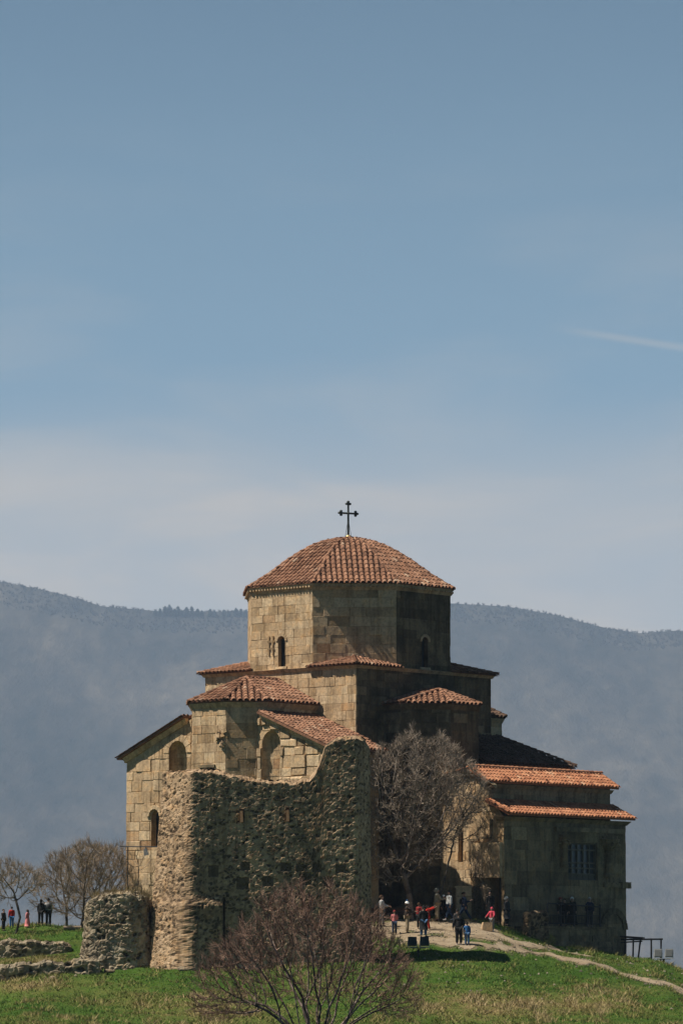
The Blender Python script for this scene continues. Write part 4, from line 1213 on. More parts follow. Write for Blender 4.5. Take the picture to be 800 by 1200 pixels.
F = np.stack([I, I + 1, I + nq + 1, I + nq], -1)[k]
used = np.unique(F); mp = np.full(QX.size, -1); mp[used] = np.arange(len(used))
tag(raw_mesh('dirt_path', np.stack([QX, QY, QZ], -1).reshape(-1, 3)[used], mp[F], m, None, True), kind='structure')

# ---- grass blades
rs = np.random.RandomState(11)
N = 190000
gy_ = rs.uniform(-50, 3, N); d_ = gy_ + 250
gx_ = rs.uniform(-0.082, 0.084, N) * d_
ok = dirt_dist(gx_, gy_) > 0.05
ok &= (np.interp(gy_, [-50, -20, 3], [1, 1, 0.6]) > rs.uniform(0, 1, N))
gx_, gy_ = gx_[ok], gy_[ok]; N = len(gx_)
cl = sum(np.sin(kx * gx_ + ky * gy_ + p) for kx, ky, p, l in WAVES[:20]) / 4
dryv = dry_field(gx_, gy_) + 0.35 * cl + rs.normal(0, 0.28, N)
fine_ = sum(np.sin(kx * 2.7 * gx_ + ky * 2.7 * gy_ + p) for kx, ky, p, l in WAVES[20:]) / 2.6
hgt = (0.035 + 0.05 * rs.uniform(0, 1, N) + 0.085 * np.clip(fine_, 0, 1.5) + 0.04 * np.clip(cl, 0, 1)) * (1 + 0.5 * np.clip(dryv, 0, 1))
ang = rs.uniform(0, 6.283, N); wdt = rs.uniform(0.012, 0.035, N)
gz_ = ground_np(gx_, gy_) - 0.02
lean_ = rs.normal(0, 0.7, (N, 2)) * hgt[:, None]
v = np.zeros((N, 3, 3))
v[:, 0] = np.stack([gx_ - np.cos(ang) * wdt, gy_ - np.sin(ang) * wdt, gz_], 1)
v[:, 1] = np.stack([gx_ + np.cos(ang) * wdt, gy_ + np.sin(ang) * wdt, gz_], 1)
v[:, 2] = np.stack([gx_ + lean_[:, 0], gy_ + lean_[:, 1], gz_ + hgt], 1)
M['blade'] = tone_mat('grass_blades', [(0.0, (0.050, 0.105, 0.015)), (0.35, (0.10, 0.155, 0.030)), (0.6, (0.18, 0.18, 0.05)), (0.8, (0.30, 0.24, 0.10)), (1.0, (0.38, 0.29, 0.15))], rough=0.8, nscale=1.5, nlo=0.8, nhi=1.2, spec=0.1)
tone = np.clip(0.34 + 0.40 * dryv + 0.12 * fine_, 0, 1)
o = raw_mesh('grass', v.reshape(-1, 3), np.arange(N * 3).reshape(-1, 3), M['blade'], tone)
tag(o, 'short green grass with dry straw coloured patches on the hill', 'grass', kind='stuff')

# ================================================================== far mountain
RX = [-2.5, -0.35, -0.16, -0.08, -0.072, -0.065, -0.058, -0.044, -0.022, 0.025, 0.040, 0.052, 0.064, 0.072, 0.080, 0.15, 0.4, 2.5]
RP = [760, 640, 655, 683, 691, 699, 711, 716, 716, 707, 711, 721, 737, 744, 742, 735, 700, 760]
YR = 9000.0; MS = 2.2
mx = MS * np.concatenate([np.linspace(-3600, -420, 90), np.linspace(-410, 430, 230), np.linspace(440, 3600, 90)])
my = np.concatenate([np.linspace(900, 6300, 14), np.linspace(6500, 9300, 200), np.linspace(9500, 12000, 10)])
MX, MY = np.meshgrid(mx, my)
ridge = CAM.z + (1150 - np.interp(MX / YR, RX, RP)) / FPX * (YR + 250)
s = np.clip((MY - 6600) / (YR - 6600), 0, 1.0)
MZ = -200 + (ridge + 200) * np.where(MY <= YR, s ** 0.9, 1.0)
MZ = np.where(MY > YR, ridge - (MY - YR) * 0.12, MZ)
nz = np.array([noise.fractal(Vector((x * 0.0009, y * 0.0003, 0.3)), 1.0, 2.0, 6) for x, y in zip(MX.ravel(), MY.ravel())]).reshape(MX.shape)
gul = np.array([abs(noise.noise(Vector((x * 0.0022 + 0.6 * y * 0.0006, y * 0.0004, 7.3)))) for x, y in zip(MX.ravel(), MY.ravel())]).reshape(MX.shape)
amp = 120 * s * (1 - s) * 2.2 + 6.0
MZ = MZ + nz * amp - gul * amp * 0.8 * s
m, nt, b = nmat('forested_slope')
mp_ = nt.nodes.new('ShaderNodeMapping'); mp_.inputs['Scale'].default_value = (1.0, 0.12, 1.15); nt.links.new(objco(nt), mp_.inputs[0]); oc = mp_.outputs[0]
n1 = tex_noise(nt, 0.0034, 8, 0.6, oc); n2 = tex_noise(nt, 0.022, 5, 0.7, oc)
r1 = ramp(nt, [(0.34, (0.012, 0.017, 0.014)), (0.47, (0.040, 0.037, 0.030)), (0.56, (0.072, 0.062, 0.047)), (0.66, (0.13, 0.108, 0.08))])
nt.links.new(maths(nt, 'ADD', maths(nt, 'MULTIPLY', n1.outputs[0], 0.56), maths(nt, 'MULTIPLY', n2.outputs[0], 0.44)), r1.inputs[0])
nt.links.new(r1.outputs[0], b.inputs['Base Color']); b.inputs['Roughness'].default_value = 1.0; b.inputs['Specular IOR Level'].default_value = 0.0
bump(nt, b, n2.outputs[0], 0.5, 20.0)
ny2, nx2 = MX.shape
I = np.arange(ny2 - 1)[:, None] * nx2 + np.arange(nx2 - 1)[None, :]
tag(raw_mesh('mountain', np.stack([MX, MY, MZ], -1).reshape(-1, 3), np.stack([I, I + 1, I + nx2 + 1, I + nx2], -1).reshape(-1, 4), m, None, True), kind='structure')
def mtn(x, y):
    i = min(max(int(np.searchsorted(my, y)) - 1, 0), ny2 - 2); j = min(max(int(np.searchsorted(mx, x)) - 1, 0), nx2 - 2)
    ty = (y - my[i]) / (my[i + 1] - my[i]); tx = (x - mx[j]) / (mx[j + 1] - mx[j])
    return float((MZ[i, j] * (1 - tx) + MZ[i, j + 1] * tx) * (1 - ty) + (MZ[i + 1, j] * (1 - tx) + MZ[i + 1, j + 1] * tx) * ty)
# rough woodland on the slope and along the crest: bare bushy tops
rng = random.Random(21); rs = np.random.RandomState(4)
segs = []
for i in range(2600):
    x = rng.uniform(-840, 860); y = rng.uniform(8850, 9010)
    z = mtn(x, y); h = rng.uniform(3, 9)
    for k in range(5):
        d = Vector((rng.gauss(0, .5), rng.gauss(0, .5), 1)).normalized()
        p = Vector((x, y, z - 1.0)); q = p + d * h * rng.uniform(.6, 1)
        segs.append((p, q, 0.8, 0.25))
        for _ in range(2):
            e = p.lerp(q, rng.uniform(.4, .9)); segs.append((e, e + Vector((rng.gauss(0, 1), rng.gauss(0, 1), rng.uniform(0.2, 1))).normalized() * h * .35, 0.45, 0.15))
M['far_twig'] = plain_mat('far_bare_wood', (0.06, 0.05, 0.04), rough=1.0)
tag(seg_mesh('bare_woodland', segs, 3, M['far_twig']), 'strip of bare woodland along the crest of the far mountain', 'woodland', kind='stuff')
# pines on the crest
M['pine'] = tone_mat('dark_pine_needles', [(0.0, (0.010, 0.018, 0.010)), (1.0, (0.03, 0.045, 0.022))], rough=1.0, nscale=0.5)
pines = [(181, 6), (187, 9), (193, 12), (198, 14), (204, 9), (208, 12), (213, 7), (218, 11), (224, 12), (231, 9), (236, 7), (246, 9), (251, 7), (262, 8), (268, 6), (276, 10), (282, 9), (288, 8)]
adjs = ['low round-topped', 'broad', 'tall pointed', 'tallest narrow', 'narrow leaning', 'dense wide', 'short stubby', 'rounded', 'wide flat-topped', 'spindly', 'tiny', 'slim', 'squat', 'bushy', 'very small', 'dense pointed', 'ragged', 'dark half-hidden']
for (px, h), ad in zip(pines, adjs):
    rng = random.Random(int(px))
    y = 8960; x = (px - 400) / 5000 * (y + 250); z = mtn(x, y) - 2.0
    H = h * 1.75 + 4
    k = pines.index((px, h))
    where = 'at the left end of the crest pines' if k < 3 else ('beside the dome of the church' if k > 14 else 'in the middle of the crest pines')
    t = thing('pine_tree', (x, y, z), f'{ad} dark pine {where}, number {k + 1} from the left' if False else f'{ad} dark pine on the far crest {where}', 'pine tree', 'pines on the mountain crest')
    mb = MB(); mb.tube([(x, y, z), (x, y, z + H * .95)], [0.6, 0.15], 6); mb.build('trunk', M['bark'], t)
    segs = []
    for i in range(170):
        f = rng.random() ** 0.8; zz = z + H * (0.12 + 0.88 * f); rr = H * 0.42 * (1 - f) ** 0.6 + 0.6
        a = rng.uniform(0, 6.283); p = Vector((x, y, zz)); q = p + Vector((math.cos(a), math.sin(a), rng.uniform(-.1, .45))) * rr * rng.uniform(.5, 1.1)
        segs.append((p.lerp(q, .15), q, 0.9, 0.3))
    seg_mesh('crown', segs, 4, M['pine'], t, seed=int(px))
# ---- loose stones on the trodden ground and through the grass (countless: one object)
rs = np.random.RandomState(77); mb = MB(); n_ = 0
while n_ < 900:
    y = rs.uniform(-34, -8); x = rs.uniform(0.0, 20.0) if rs.rand() < 0.75 else rs.uniform(-18, 18)
    d = float(dirt_dist(np.array([x]), np.array([y]))[0])
    if d > 0.35 and rs.rand() > 0.06: continue
    if x < 1.6 and -27 < y < -21: continue
    z = ground(x, y); r = rs.uniform(0.02, 0.06) * (1 if d < .35 else 1.5)
    vs = []
    for k in range(5):
        a = 2 * math.pi * k / 5 + rs.uniform(-.3, .3); q = r * rs.uniform(.7, 1.3); vs.append((x + q * math.cos(a) * 1.3, y + q * math.sin(a), z + 0.01))
    vs.append((x + rs.uniform(-.3, .3) * r, y + rs.uniform(-.3, .3) * r, z + 0.04 + r * rs.uniform(.5, 1.0)))
    mb.add(vs, [(k, (k + 1) % 5, 5) for k in range(5)], rs.rand()); n_ += 1
M['pebble'] = tone_mat('pale_pebbles', [(0.0, (0.10, 0.085, 0.065)), (1.0, (0.36, 0.30, 0.22))])
tag(mb.build('gravel', M['pebble']), 'loose pale stones scattered along the dirt path and worn ground', 'gravel', kind='stuff')
M['slot_plug_orange'] = plain_mat('slot_plug_orange', (0.30, 0.17, 0.09), rough=0.9)
# ================================================================== ruined wall in front of the church
RY = -26.2
RS = 0.12
def rx(px, Y=RY): return (px - 400) / FPX * (Y + 250)
def rzz(py, Y=RY): return PT(400, py, Y).z
TOPX = [160, 190, 215, 240, 262, 270, 290, 315, 345, 362, 368, 373, 377, 382, 392, 402, 418, 428, 434, 460]
TOPY = [912, 908, 906, 905, 906, 911, 914, 918, 918, 915, 909, 900, 888, 875, 869, 866, 866, 869, 878, 882]
def ruin_top(x, y):
    px = 400 + x * FPX / (y + 250)
    j = 0.16 * noise.noise(Vector((x * 1.7, y * 1.7, 3))) + 0.10 * noise.noise(Vector((x * 5, y * 5, 1)))
    return rzz(float(np.interp(px, TOPX, TOPY)), y) + j
def rf(px, dy=0.0):
    Y = RY + (px - 224) / 206 * 1.05 + dy
    return Vector((rx(px, Y), Y))
plan = [rf(224, -0.05), rf(300), rf(380, .03), rf(418), rf(433, 1.3), rf(431, 2.3), rf(300, 2.2), rf(225, 2.6), rf(197, 2.9), rf(190, 1.9)]
def ruin_batter(x, y, k):
    left = min(1, max(0, (rx(262) - x) / 1.6))
    return 0.12 * (1 - k) + 0.75 * left * (1 - k) ** 1.25
def ruin_extra(x, y, z):
    if y > RY + 0.9 + max(0, (x + 7.9) * 0.115): return 0.0, None
    px = 400 + x * FPX / (y + 250); py = 1150 - (z - CAM.z) * FPX / (y + 250)
    for (u, v, w, h) in ((283, 957, 2.4, 7.5), (337, 956, 2.4, 7.5)):
        if abs(px - u) < w and abs(py - v) < h: return -0.32, 0.75
    for (u, v, w, h) in ((251, 1022, 6, 6.5), (288, 1016, 5.5, 5), (335, 1017, 6, 5), (352, 1018, 4.5, 4.5), (372, 1018, 5.5, 5), (399, 1019, 6, 5), (285, 1036, 7, 7), (314, 1034, 6, 6), (358, 1031, 7, 7.5), (385, 1034, 6, 5.5)):
        if abs(px - u) < w and abs(py - v) < h: return -0.05, 0.20 + 0.05 * noise.noise(Vector((x * 6, y, z * 6)))
    if px < 262 and py > 1050: return 0.22 * min(1, (py - 1050) / 12), None
    if 262 <= px < 264.5 and 1052 < py < 1112: return -0.12, 0.03
    return 0.0, None
rw = rubble_wall('ruined_wall', plan, lambda x, y: min(ground(x, y), -2.0) - 0.35, ruin_top, res=0.055, batter=ruin_batter, extra=ruin_extra, thick=0.95, mat=M['rubble'], amp=0.030, sx=4.4, sz=6.0, tshift=0.11, origin=(rx(310), RY + 1, -2.0))
for (u_, v_) in ((283, 957), (337, 956)):      # made-up plugs for the lit orange slots, standing proud to catch sun
    mb = MB(); c_ = PT(u_, v_, RY + (u_ - 224) / 206 * 1.05); mb.box(c_ + Vector((0, -.02, 0)), Vector((.085, 0, .01)), Vector((0, .16, 0)), Vector((-.01, 0, .30)), taper=.9)
    mb.build('slot_plug', M['slot_plug_orange'], rw)
tag(rw, 'tall ruined rubble wall with a ragged top standing before the church', 'ruined wall')

# stub of rubble masonry to the left of it
SY = -25.0
def stub_top(x, y):
    px = 400 + x * FPX / (y + 250)
    return rzz(float(np.interp(px, [90, 100, 112, 130, 150, 165, 176, 184], [1072, 1064, 1053, 1049, 1047, 1050, 1053, 1055])), y) + 0.14 * noise.noise(Vector((x * 3, y * 3, 8)))
plan2 = [Vector((rx(108, SY), SY - 0.3)), Vector((rx(150, SY), SY - 0.4)), Vector((rx(172, SY), SY)), Vector((rx(177, SY), SY + 1.8)), Vector((rx(150, SY), SY + 2.6)), Vector((rx(110, SY), SY + 2.4)), Vector((rx(100, SY), SY + 1.0))]
st = rubble_wall('rubble_stub', plan2, lambda x, y: ground(x, y) - 0.5, stub_top, res=0.055, batter=lambda x, y, k: 0.3 * (1 - k), thick=1.2, mat=M['rubble_grey'], sx=3.4, sz=4.8, amp=0.085, origin=(rx(137, SY), SY + 1, -2.2))
tag(st, 'squat stub of grey rubble masonry at the left foot of the ruined wall', 'ruined wall')
# dry grass on top of the stub
rng = random.Random(5); segs = []
for i in range(700):
    px = rng.uniform(108, 176); y = SY + rng.uniform(-0.2, 2.3); x = rx(px, y); z = stub_top(x, y) + 0.02
    segs.append((Vector((x, y, z)), Vector((x + rng.gauss(0, .12), y + rng.gauss(0, .12), z + rng.uniform(.1, .42))), .014, .006))
M['straw'] = tone_mat('dry_straw', [(0.0, (0.10, 0.085, 0.03)), (0.5, (0.20, 0.15, 0.07)), (1.0, (0.30, 0.22, 0.12))])
tag(seg_mesh('dry_grass', segs, 3, M['straw']), 'tuft of dry yellow grass growing on the rubble stub', 'dry grass', kind='stuff')

# two low retaining walls on the left slope
def low_wall(name, xs, y, top, bot, label, seed, mat='rubble_grey', sx=2.8, sz=4.0, amp=0.08, th=0.6):
    p = [Vector((x, y + 0.12 * math.sin(x * 1.3 + seed))) for x in np.linspace(xs[0], xs[1], 8)]
    pl = p + [q + Vector((0, th)) for q in reversed(p)]
    o = rubble_wall(name, pl, lambda x, yy: bot(x) - 0.3, lambda x, yy: top(x) + 0.12 * noise.noise(Vector((x * 1.6, seed, 0))) + 0.06 * noise.noise(Vector((x * 5, seed, 2))), res=0.06, thick=th * .45, mat=M[mat], sx=sx, sz=sz, amp=amp, origin=((xs[0] + xs[1]) / 2, y, bot((xs[0] + xs[1]) / 2)))
    return tag(o, label, 'low wall')
lw = lambda a: (lambda x, Y=-11.2: rzz(float(np.interp(400 + x * FPX / (Y + 250), a[0], a[1])), Y))
low_wall('retaining_wall', (rx(-30, -11.2), rx(86, -11.2)), -11.3, lw(([-40, 0, 20, 55, 75, 86], [1103, 1105, 1104, 1106, 1106, 1110])), lw(([-40, 86], [1127, 1122])), 'upper low stone retaining wall under the grassy terrace with the people', 3)
lw2 = lambda a: (lambda x, Y=-26.4: rzz(float(np.interp(400 + x * FPX / (Y + 250), a[0], a[1])), Y))
low_wall('retaining_wall', (rx(-30, -26.4), rx(118, -26.4)), -26.5, lw2(([-40, 0, 40, 90, 118], [1134, 1134, 1131, 1127, 1126])), lw2(([-40, 0, 60, 118], [1160, 1156, 1149, 1140])), 'lower low wall of rounded boulders beside the green lawn', 9, sx=2.3, sz=3.2, amp=0.10)

# shaded stone terrace below the porch building
terrace = thing('stone_terrace', L(-4, 15, 0), 'dark stone terrace platform along the foot of the porch building', 'terrace')
TZ = 0.32
mb = MB()
ta, tb = XY(1.2, 15.4), XY(-5.4, 15.4)
tl = 6.6
wall(mb, ta, tb, [(0, -4), (tl, -4), (tl, TZ - 0.12), (0, TZ - 0.12)], seed=500, row=(0.3, 0.5), width=(0.4, 1.1), relief=0.06, wear=0.2)
wall(mb, XY(1.2, 13.55), ta, [(0, -4), (1.85, -4), (1.85, TZ - .12), (0, TZ - .12)], seed=501, relief=0.06)
wall(mb, tb, XY(-5.4, 13.55), [(0, -4), (1.85, -4), (1.85, TZ - .12), (0, TZ - .12)], seed=502, relief=0.06)
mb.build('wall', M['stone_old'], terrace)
mb = MB(); rng = random.Random(4)
for i in range(9):
    for j in range(2):
        a = 1.28 - 6.76 * (i + 0.5) / 9; bb = 13.6 + 1.9 * (j + .5) / 2
        mb.box(L(a, bb, TZ - 0.06), U * (6.76 / 18 - 0.006), V * (1.9 / 4 - 0.006), Vector((0, 0, 0.055 + rng.uniform(-.004, .004))), rng.uniform(.2, .6))
mb.build('paving', M['stone_old'], terrace)
# low wall / parapet at its left end
par = rubble_wall('parapet_wall', [Vector(XY(2.3, 15.05)), Vector(XY(2.3, 15.45)), Vector(XY(1.35, 15.45)), Vector(XY(0.4, 15.43)), Vector(XY(0.4, 15.03)), Vector(XY(1.35, 15.05))], lambda x, y: -1.6, lambda x, y: 1.0 + 0.1 * noise.noise(Vector((x * 2, y * 2, 0))), res=0.07, thick=0.18, mat=M['rubble'], amp=0.05, origin=L(1.5, 15.2, 0), tshift=-0.15)
tag(par, 'dark low rubble parapet wall left of the railing by the doorway', 'low wall')
# iron railing on the terrace
rail = thing('iron_railing', L(-3, 15.1, TZ), 'black iron railing with balusters on the dark terrace edge', 'railing')
r0, r1 = L(0.3, 15.2, TZ), L(-4.4, 15.2, TZ)
mb = MB()
dz_ = Vector((0, 0, 1.0))
mb.tube([r0 + dz_ * 1.28, r1 + dz_ * 1.12], 0.035, 6)
mb.build('handrail', M['iron'], rail)
for h_, r_ in ((.16, .025), (.62, .02)):
    mb = MB(); mb.tube([r0 + dz_ * h_, r1 + dz_ * h_], r_, 5); mb.build('lower_rail', M['iron'], rail)
for i in range(37):
    mb = MB(); p = r0.lerp(r1, i / 36); mb.tube([p + dz_ * 0.12, p + dz_ * 0.62], 0.014, 4)
    mb.build('baluster', M['iron'], rail)
for t in (0, 0.25, .5, .75, 1):
    mb = MB(); p = r0.lerp(r1, t); mb.box(p + dz_ * 0.63, U * .035, V * .035, dz_ * 0.64); mb.build('post', M['iron'], rail)

# steel rails at the right edge of the hill
t = thing('metal_railing', PT(748, 1124, -6), 'rusty steel railing frame at the right end of the hill beside floodlights', 'railing')
def bar(name, p, q, r):
    mb = MB(); p, q = Vector(p), Vector(q); d = (q - p).normalized(); a = d.orthogonal().normalized()
    mb.tube([p, q], r, 6); mb.build(name, M['iron'], t)
bar('rail', PT(727, 1097.5, -3), PT(754, 1099.5, -6), 0.06)
bar('rail', PT(727, 1101, -7), PT(776, 1100.5, -7), 0.055)
bar('rail', PT(727, 1104.5, -7.1), PT(752, 1103, -7), 0.04)
for (px, top, bot, px2, Y) in ((732, 1101, 1128, 732, -7.0), (741.5, 1100, 1129, 741, -6.5), (750, 1100, 1129, 746.5, -6.2), (762.5, 1101.5, 1131, 762.5, -7.0), (774, 1101, 1133, 773.5, -7.0)):
    bar('post', PT(px2, bot, Y), PT(px, top, Y), 0.05)

# ---- floodlights
def floodlight(loc, yaw, label, pole_h, sc=1.0):
    t = thing('floodlight', loc, label, 'floodlight', 'twin floodlights on the grass')
    loc = Vector(loc)
    X = Vector((math.cos(yaw), math.sin(yaw), 0)); Yv = Vector((-math.sin(yaw), math.cos(yaw), 0)); Z = up
    mb = MB(); mb.lathe(loc - Z * 0.4, [(0.07 * sc, 0), (0.06 * sc, pole_h + 0.38)], 8)
    mb.box(loc + Z * (pole_h - .02), X * .78 * sc, Yv * .035 * sc, Z * .04 * sc)
    mb.box(loc + Z * (pole_h * .6), X * .12 * sc, Yv * .08 * sc, Z * .16 * sc)
    mb.build('post', M['iron'], t)
    for s in (-1, 1):
        c = loc + X * (0.62 * s * sc) + Z * (pole_h + 0.62 * sc)
        tl_ = (Z * 0.96 + Yv * 0.26).normalized(); nn = X.cross(tl_)
        mb = MB()
        mb.box(c, X * .44 * sc, nn * .10 * sc, tl_ * .46 * sc, mi=0)
        for i in range(7): mb.box(c + nn * .13 * sc + X * (i - 3) * .12 * sc, X * .012, nn * .035 * sc, tl_ * .4 * sc, mi=0)
        ho = mb.build('lamp_housing', M['lamp_black'], t)
        mb = MB(); mb.box(c - nn * .112 * sc, X * .40 * sc, nn * .008, tl_ * .42 * sc); mb.build('lens', M['lamp_glass'], ho)
        mb = MB()
        for q in (-1, 1): mb.box(c + X * .46 * q * sc - tl_ * .3 * sc, X * .015, nn * .03, tl_ * .34 * sc)
        mb.box(c - tl_ * .62 * sc, X * .475 * sc, nn * .04 * sc, tl_ * .035 * sc)
        mb.build('bracket', M['lamp_pale'], ho)
M['lamp_black'] = plain_mat('dark_lamp_housing', (0.018, 0.034, 0.036), rough=0.5)
M['lamp_glass'] = plain_mat('dark_lamp_glass', (0.03, 0.035, 0.035), rough=0.25)
M['lamp_pale'] = plain_mat('pale_lamp_bracket', (0.30, 0.31, 0.30), rough=0.5)
M['lamp_grey'] = plain_mat('grey_lamp_housing', (0.22, 0.225, 0.22), rough=0.5)
p = ground_hit(490, 1122)
floodlight(p, rad(4), 'twin black floodlights on a short post in the grass beside the path', 0.50, 0.52)
q = PT(777, 1128, -9); q.z = ground(q.x, q.y)
sv = M['lamp_black']; M['lamp_black'] = M['lamp_grey']
floodlight(q, rad(-14), 'twin grey floodlights standing before the steel railing at the hill edge', 0.30, 0.5)
M['lamp_black'] = sv

# ---- stone kerb and bench blocks in the courtyard
mb = MB(); rng = random.Random(2)
for i in range(22):
    px = 436 + i * 3.1; p = PT(px, 1072, -11.0)
    for k in range(3):
        mb.box((p.x + rng.uniform(-.03, .03), -11.0 + rng.uniform(-.08, .08), 0.66 + 0.11 + k * 0.225), Vector((rng.uniform(.06, .09), 0, 0)) * 1.0, Vector((0, rng.uniform(.15, .22), 0)), Vector((0, 0, rng.uniform(.08, .105))), rng.uniform(.2, .9))
M['brickish'] = stone_mat('reddish_stone', [(0, (0.08, 0.045, 0.03)), (0.5, (0.20, 0.11, 0.07)), (1, (0.30, 0.17, 0.11))])
tag(mb.build('brick_stack', M['brickish'], origin=(3, -11.0, 0.7)), 'low stacked row of reddish bricks under the big bare tree', 'brick stack')
mb = MB()
p0_ = ground_hit(498, 1085)
for i in range(7):
    px = 500 + i * 9.2; q = PT(px, 1080.5, -12.2); g = ground(q.x, -12.2)
    mb.box((q.x, -12.2 + rng.uniform(-.05, .05), g + 0.02), Vector((.2, 0, 0)), Vector((0, .22, 0)), Vector((0, 0, .12)), rng.uniform(.3, .8))
tag(mb.build('stone_step', M['stone_old'], origin=(6, -12.2, 0.3)), 'long low stone step at the entrance to the church yard', 'step')
mb = MB(); q = ground_hit(570, 1091)
mb.box(q + up * .22, Vector((.30, .05, 0)), Vector((-.04, .22, 0)), Vector((.02, 0, .24)), .5, taper=.8)
tag(mb.build('stone_block', M['stone'], origin=q), 'pale squared stone block on the grass beside the sitting child', 'stone block')
# pale pier standing against the gable
pier = MB(); pw = rx(535, -8), rx(551, -8)
wall(pier, (PT(534, 1060, -10.6).x, -10.6), (PT(551, 1060, -10.6).x, -10.6), [(0, -0.5), (.83, -.5), (.83, 2.45), (0, 2.45)], seed=77, relief=.05)
x0_ = PT(534, 1060, -10.6).x
wall(pier, (x0_, -10.0), (x0_, -10.6), [(0, -.5), (.6, -.5), (.6, 2.45), (0, 2.45)], seed=78, relief=.05)
wall(pier, (x0_ + .83, -10.6), (x0_ + .83, -10.0), [(0, -.5), (.6, -.5), (.6, 2.45), (0, 2.45)], seed=79, relief=.05)
pier.box((x0_ + .415, -10.3, 2.5), Vector((.47, 0, 0)), Vector((0, .36, 0)), Vector((0, 0, .05)), .8)
tag(pier.build('stone_pier', M['stone'], origin=(x0_ + .4, -10.3, 0)), 'pale sunlit stone gate pier behind the walking visitor with the backpack', 'pier')
# thin bar between church wall and ruin with a small lamp
t = thing('safety_bar', PT(170, 992, -11.5), 'thin horizontal metal bar between the church wall and ruined wall with small grey lamp', 'bar')
mb = MB(); mb.tube([PT(141, 992, -11.5), PT(199, 992.5, -22.6)], 0.03, 5); mb.tube([PT(150, 992, -11.9), PT(150, 1078, -11.9)], .03, 5); mb.build('rail', M['iron'], t)
mb = MB(); c = PT(171, 998.5, -17.2); mb.box(c, Vector((.13, 0, .03)), Vector((0, .1, 0)), Vector((-.03, 0, .17)), taper=.7); mb.lathe(c + up * .15, [(.03, 0), (.05, .05), (.03, .1)], 6); mb.build('lamp_housing', M['lamp_grey'], t)

# fallen log / pale bench on the left terrace
mb = MB(); q = ground_hit(85, 1090)
mb.tube([q + Vector((-.5, 0, .12)), q + Vector((.5, .1, .14))], [.13, .11], 9); 
tag(mb.build('cut_log', M['twig_tan'], origin=q), 'pale cut log lying on the grass under the bare trees', 'log')
# loose stones at the foot of the walls
rng = random.Random(31)
for i, (px, py, s_, lb) in enumerate([(62, 1147, .2, 'small rounded stone below the lower boulder wall'), (108, 1137, .34, 'large brown boulder at the foot of the rubble stub'), (128, 1139, .22, 'grey stone in the grass before the rubble stub'), (215, 1137, .26, 'brown stone against the foot of the tall ruined wall'), (600, 1110, .14, 'little pale stone at the edge of the dirt path'), (632, 1113, .16, 'small stone on the dirt below the terrace wall')]):
    q = ground_hit(px, py); mb = MB(); n = 9; prof_ = [(0.35, -.5), (.8, -.25), (1.0, .1), (.85, .45), (.45, .7), (.1, .78)]
    mb.lathe(q, [(r * s_, z * s_) for r, z in prof_], n, 0.4)
    for j, v in enumerate(mb.v):
        d = noise.noise(Vector(v) * 4.0) * .35 * s_; c = Vector(v) - q; c = c * (1 + d / max(.05, c.length)); mb.v[j] = tuple(q + Vector((c.x * 1.35, c.y, c.z * .8)))
    tag(mb.build('boulder', M['rubble_grey'], origin=q), lb, 'boulder')
# ================================================================== bare trees and shrubs
def at_ground(px, Y):
    x = (px - 400) / FPX * (Y + 250); return Vector((x, Y, ground(x, Y)))
def env_px(Y, outline, depth, pw=1.5):
    """crown sampler: outline is a list of (px, py_top, py_bottom); the depth of the crown is an ellipse across the view"""
    xs = [o[0] for o in outline]; c = (xs[0] + xs[-1]) / 2; hw = (xs[-1] - xs[0]) / 2
    def f(rng):
        while True:
            px = rng.uniform(xs[0], xs[-1])
            t = float(np.interp(px, xs, [o[1] for o in outline])); b = float(np.interp(px, xs, [o[2] for o in outline]))
            k = rng.random() ** pw
            lump = noise.noise(Vector((px * 0.055, Y, 1.7))) * 0.20 + noise.noise(Vector((px * 0.16, Y, 4.1))) * 0.09
            t2 = t + (b - t) * max(-0.08, lump)
            py = t2 + (b - t2) * k
            e = max(0.05, 1 - ((px - c) / hw) ** 2) ** 0.5 * (0.35 + 0.65 * math.sin(math.pi * min(1, 0.15 + k * .85)))
            dy = rng.uniform(-1, 1); dy = math.copysign(abs(dy) ** 0.7, dy) * depth * e
            # rounder front: crown narrows in height towards front and back
            if abs(dy) / depth > 0.6 and k < 0.15: continue
            P_ = PT(px, py, Y + dy)
            if noise.noise(P_ * (0.75 if depth > 1 else 1.6) + Vector((3, 1, 7))) < -0.22: continue
            return P_
    return f
M['weed'] = tone_mat('green_weed', [(0.0, (0.03, 0.06, 0.015)), (1.0, (0.10, 0.12, 0.04))])
# big grey tree by the church entrance
B = at_ground(481, -12.0)
bare_tree('bare_tree', B, env_px(-12.0, [(431, 905, 1010), (438, 888, 1030), (455, 876, 1040), (475, 865, 1030), (495, 860, 1020), (515, 864, 1005), (535, 878, 985), (552, 898, 965), (570, 918, 940)], 2.7), 7,
          'big dense grey leafless tree beside the church entrance, taller than the people', 'tree', 3000, 0.24, 0.0125, 0.17, 'twig_grey', twigs=4, twig_len=0.5, trunk_h=1.6, infl=2.5, kill=0.30, fine=4, wild=0.8, bark='bark_pale')
# spreading right-hand limbs of a second thinner tree in front of the gable
B = at_ground(512, -12.4)
bare_tree('bare_tree', B, env_px(-12.4, [(505, 930, 1000), (525, 915, 985), (545, 925, 990), (562, 935, 985), (572, 945, 975)], 1.4), 8,
          'thin leafless tree with spreading dark branches before the sunlit gable wall', 'tree', 330, 0.26, 0.012, 0.08, 'bark', twigs=2, twig_len=0.4, trunk_h=1.2, infl=4, kill=0.45)
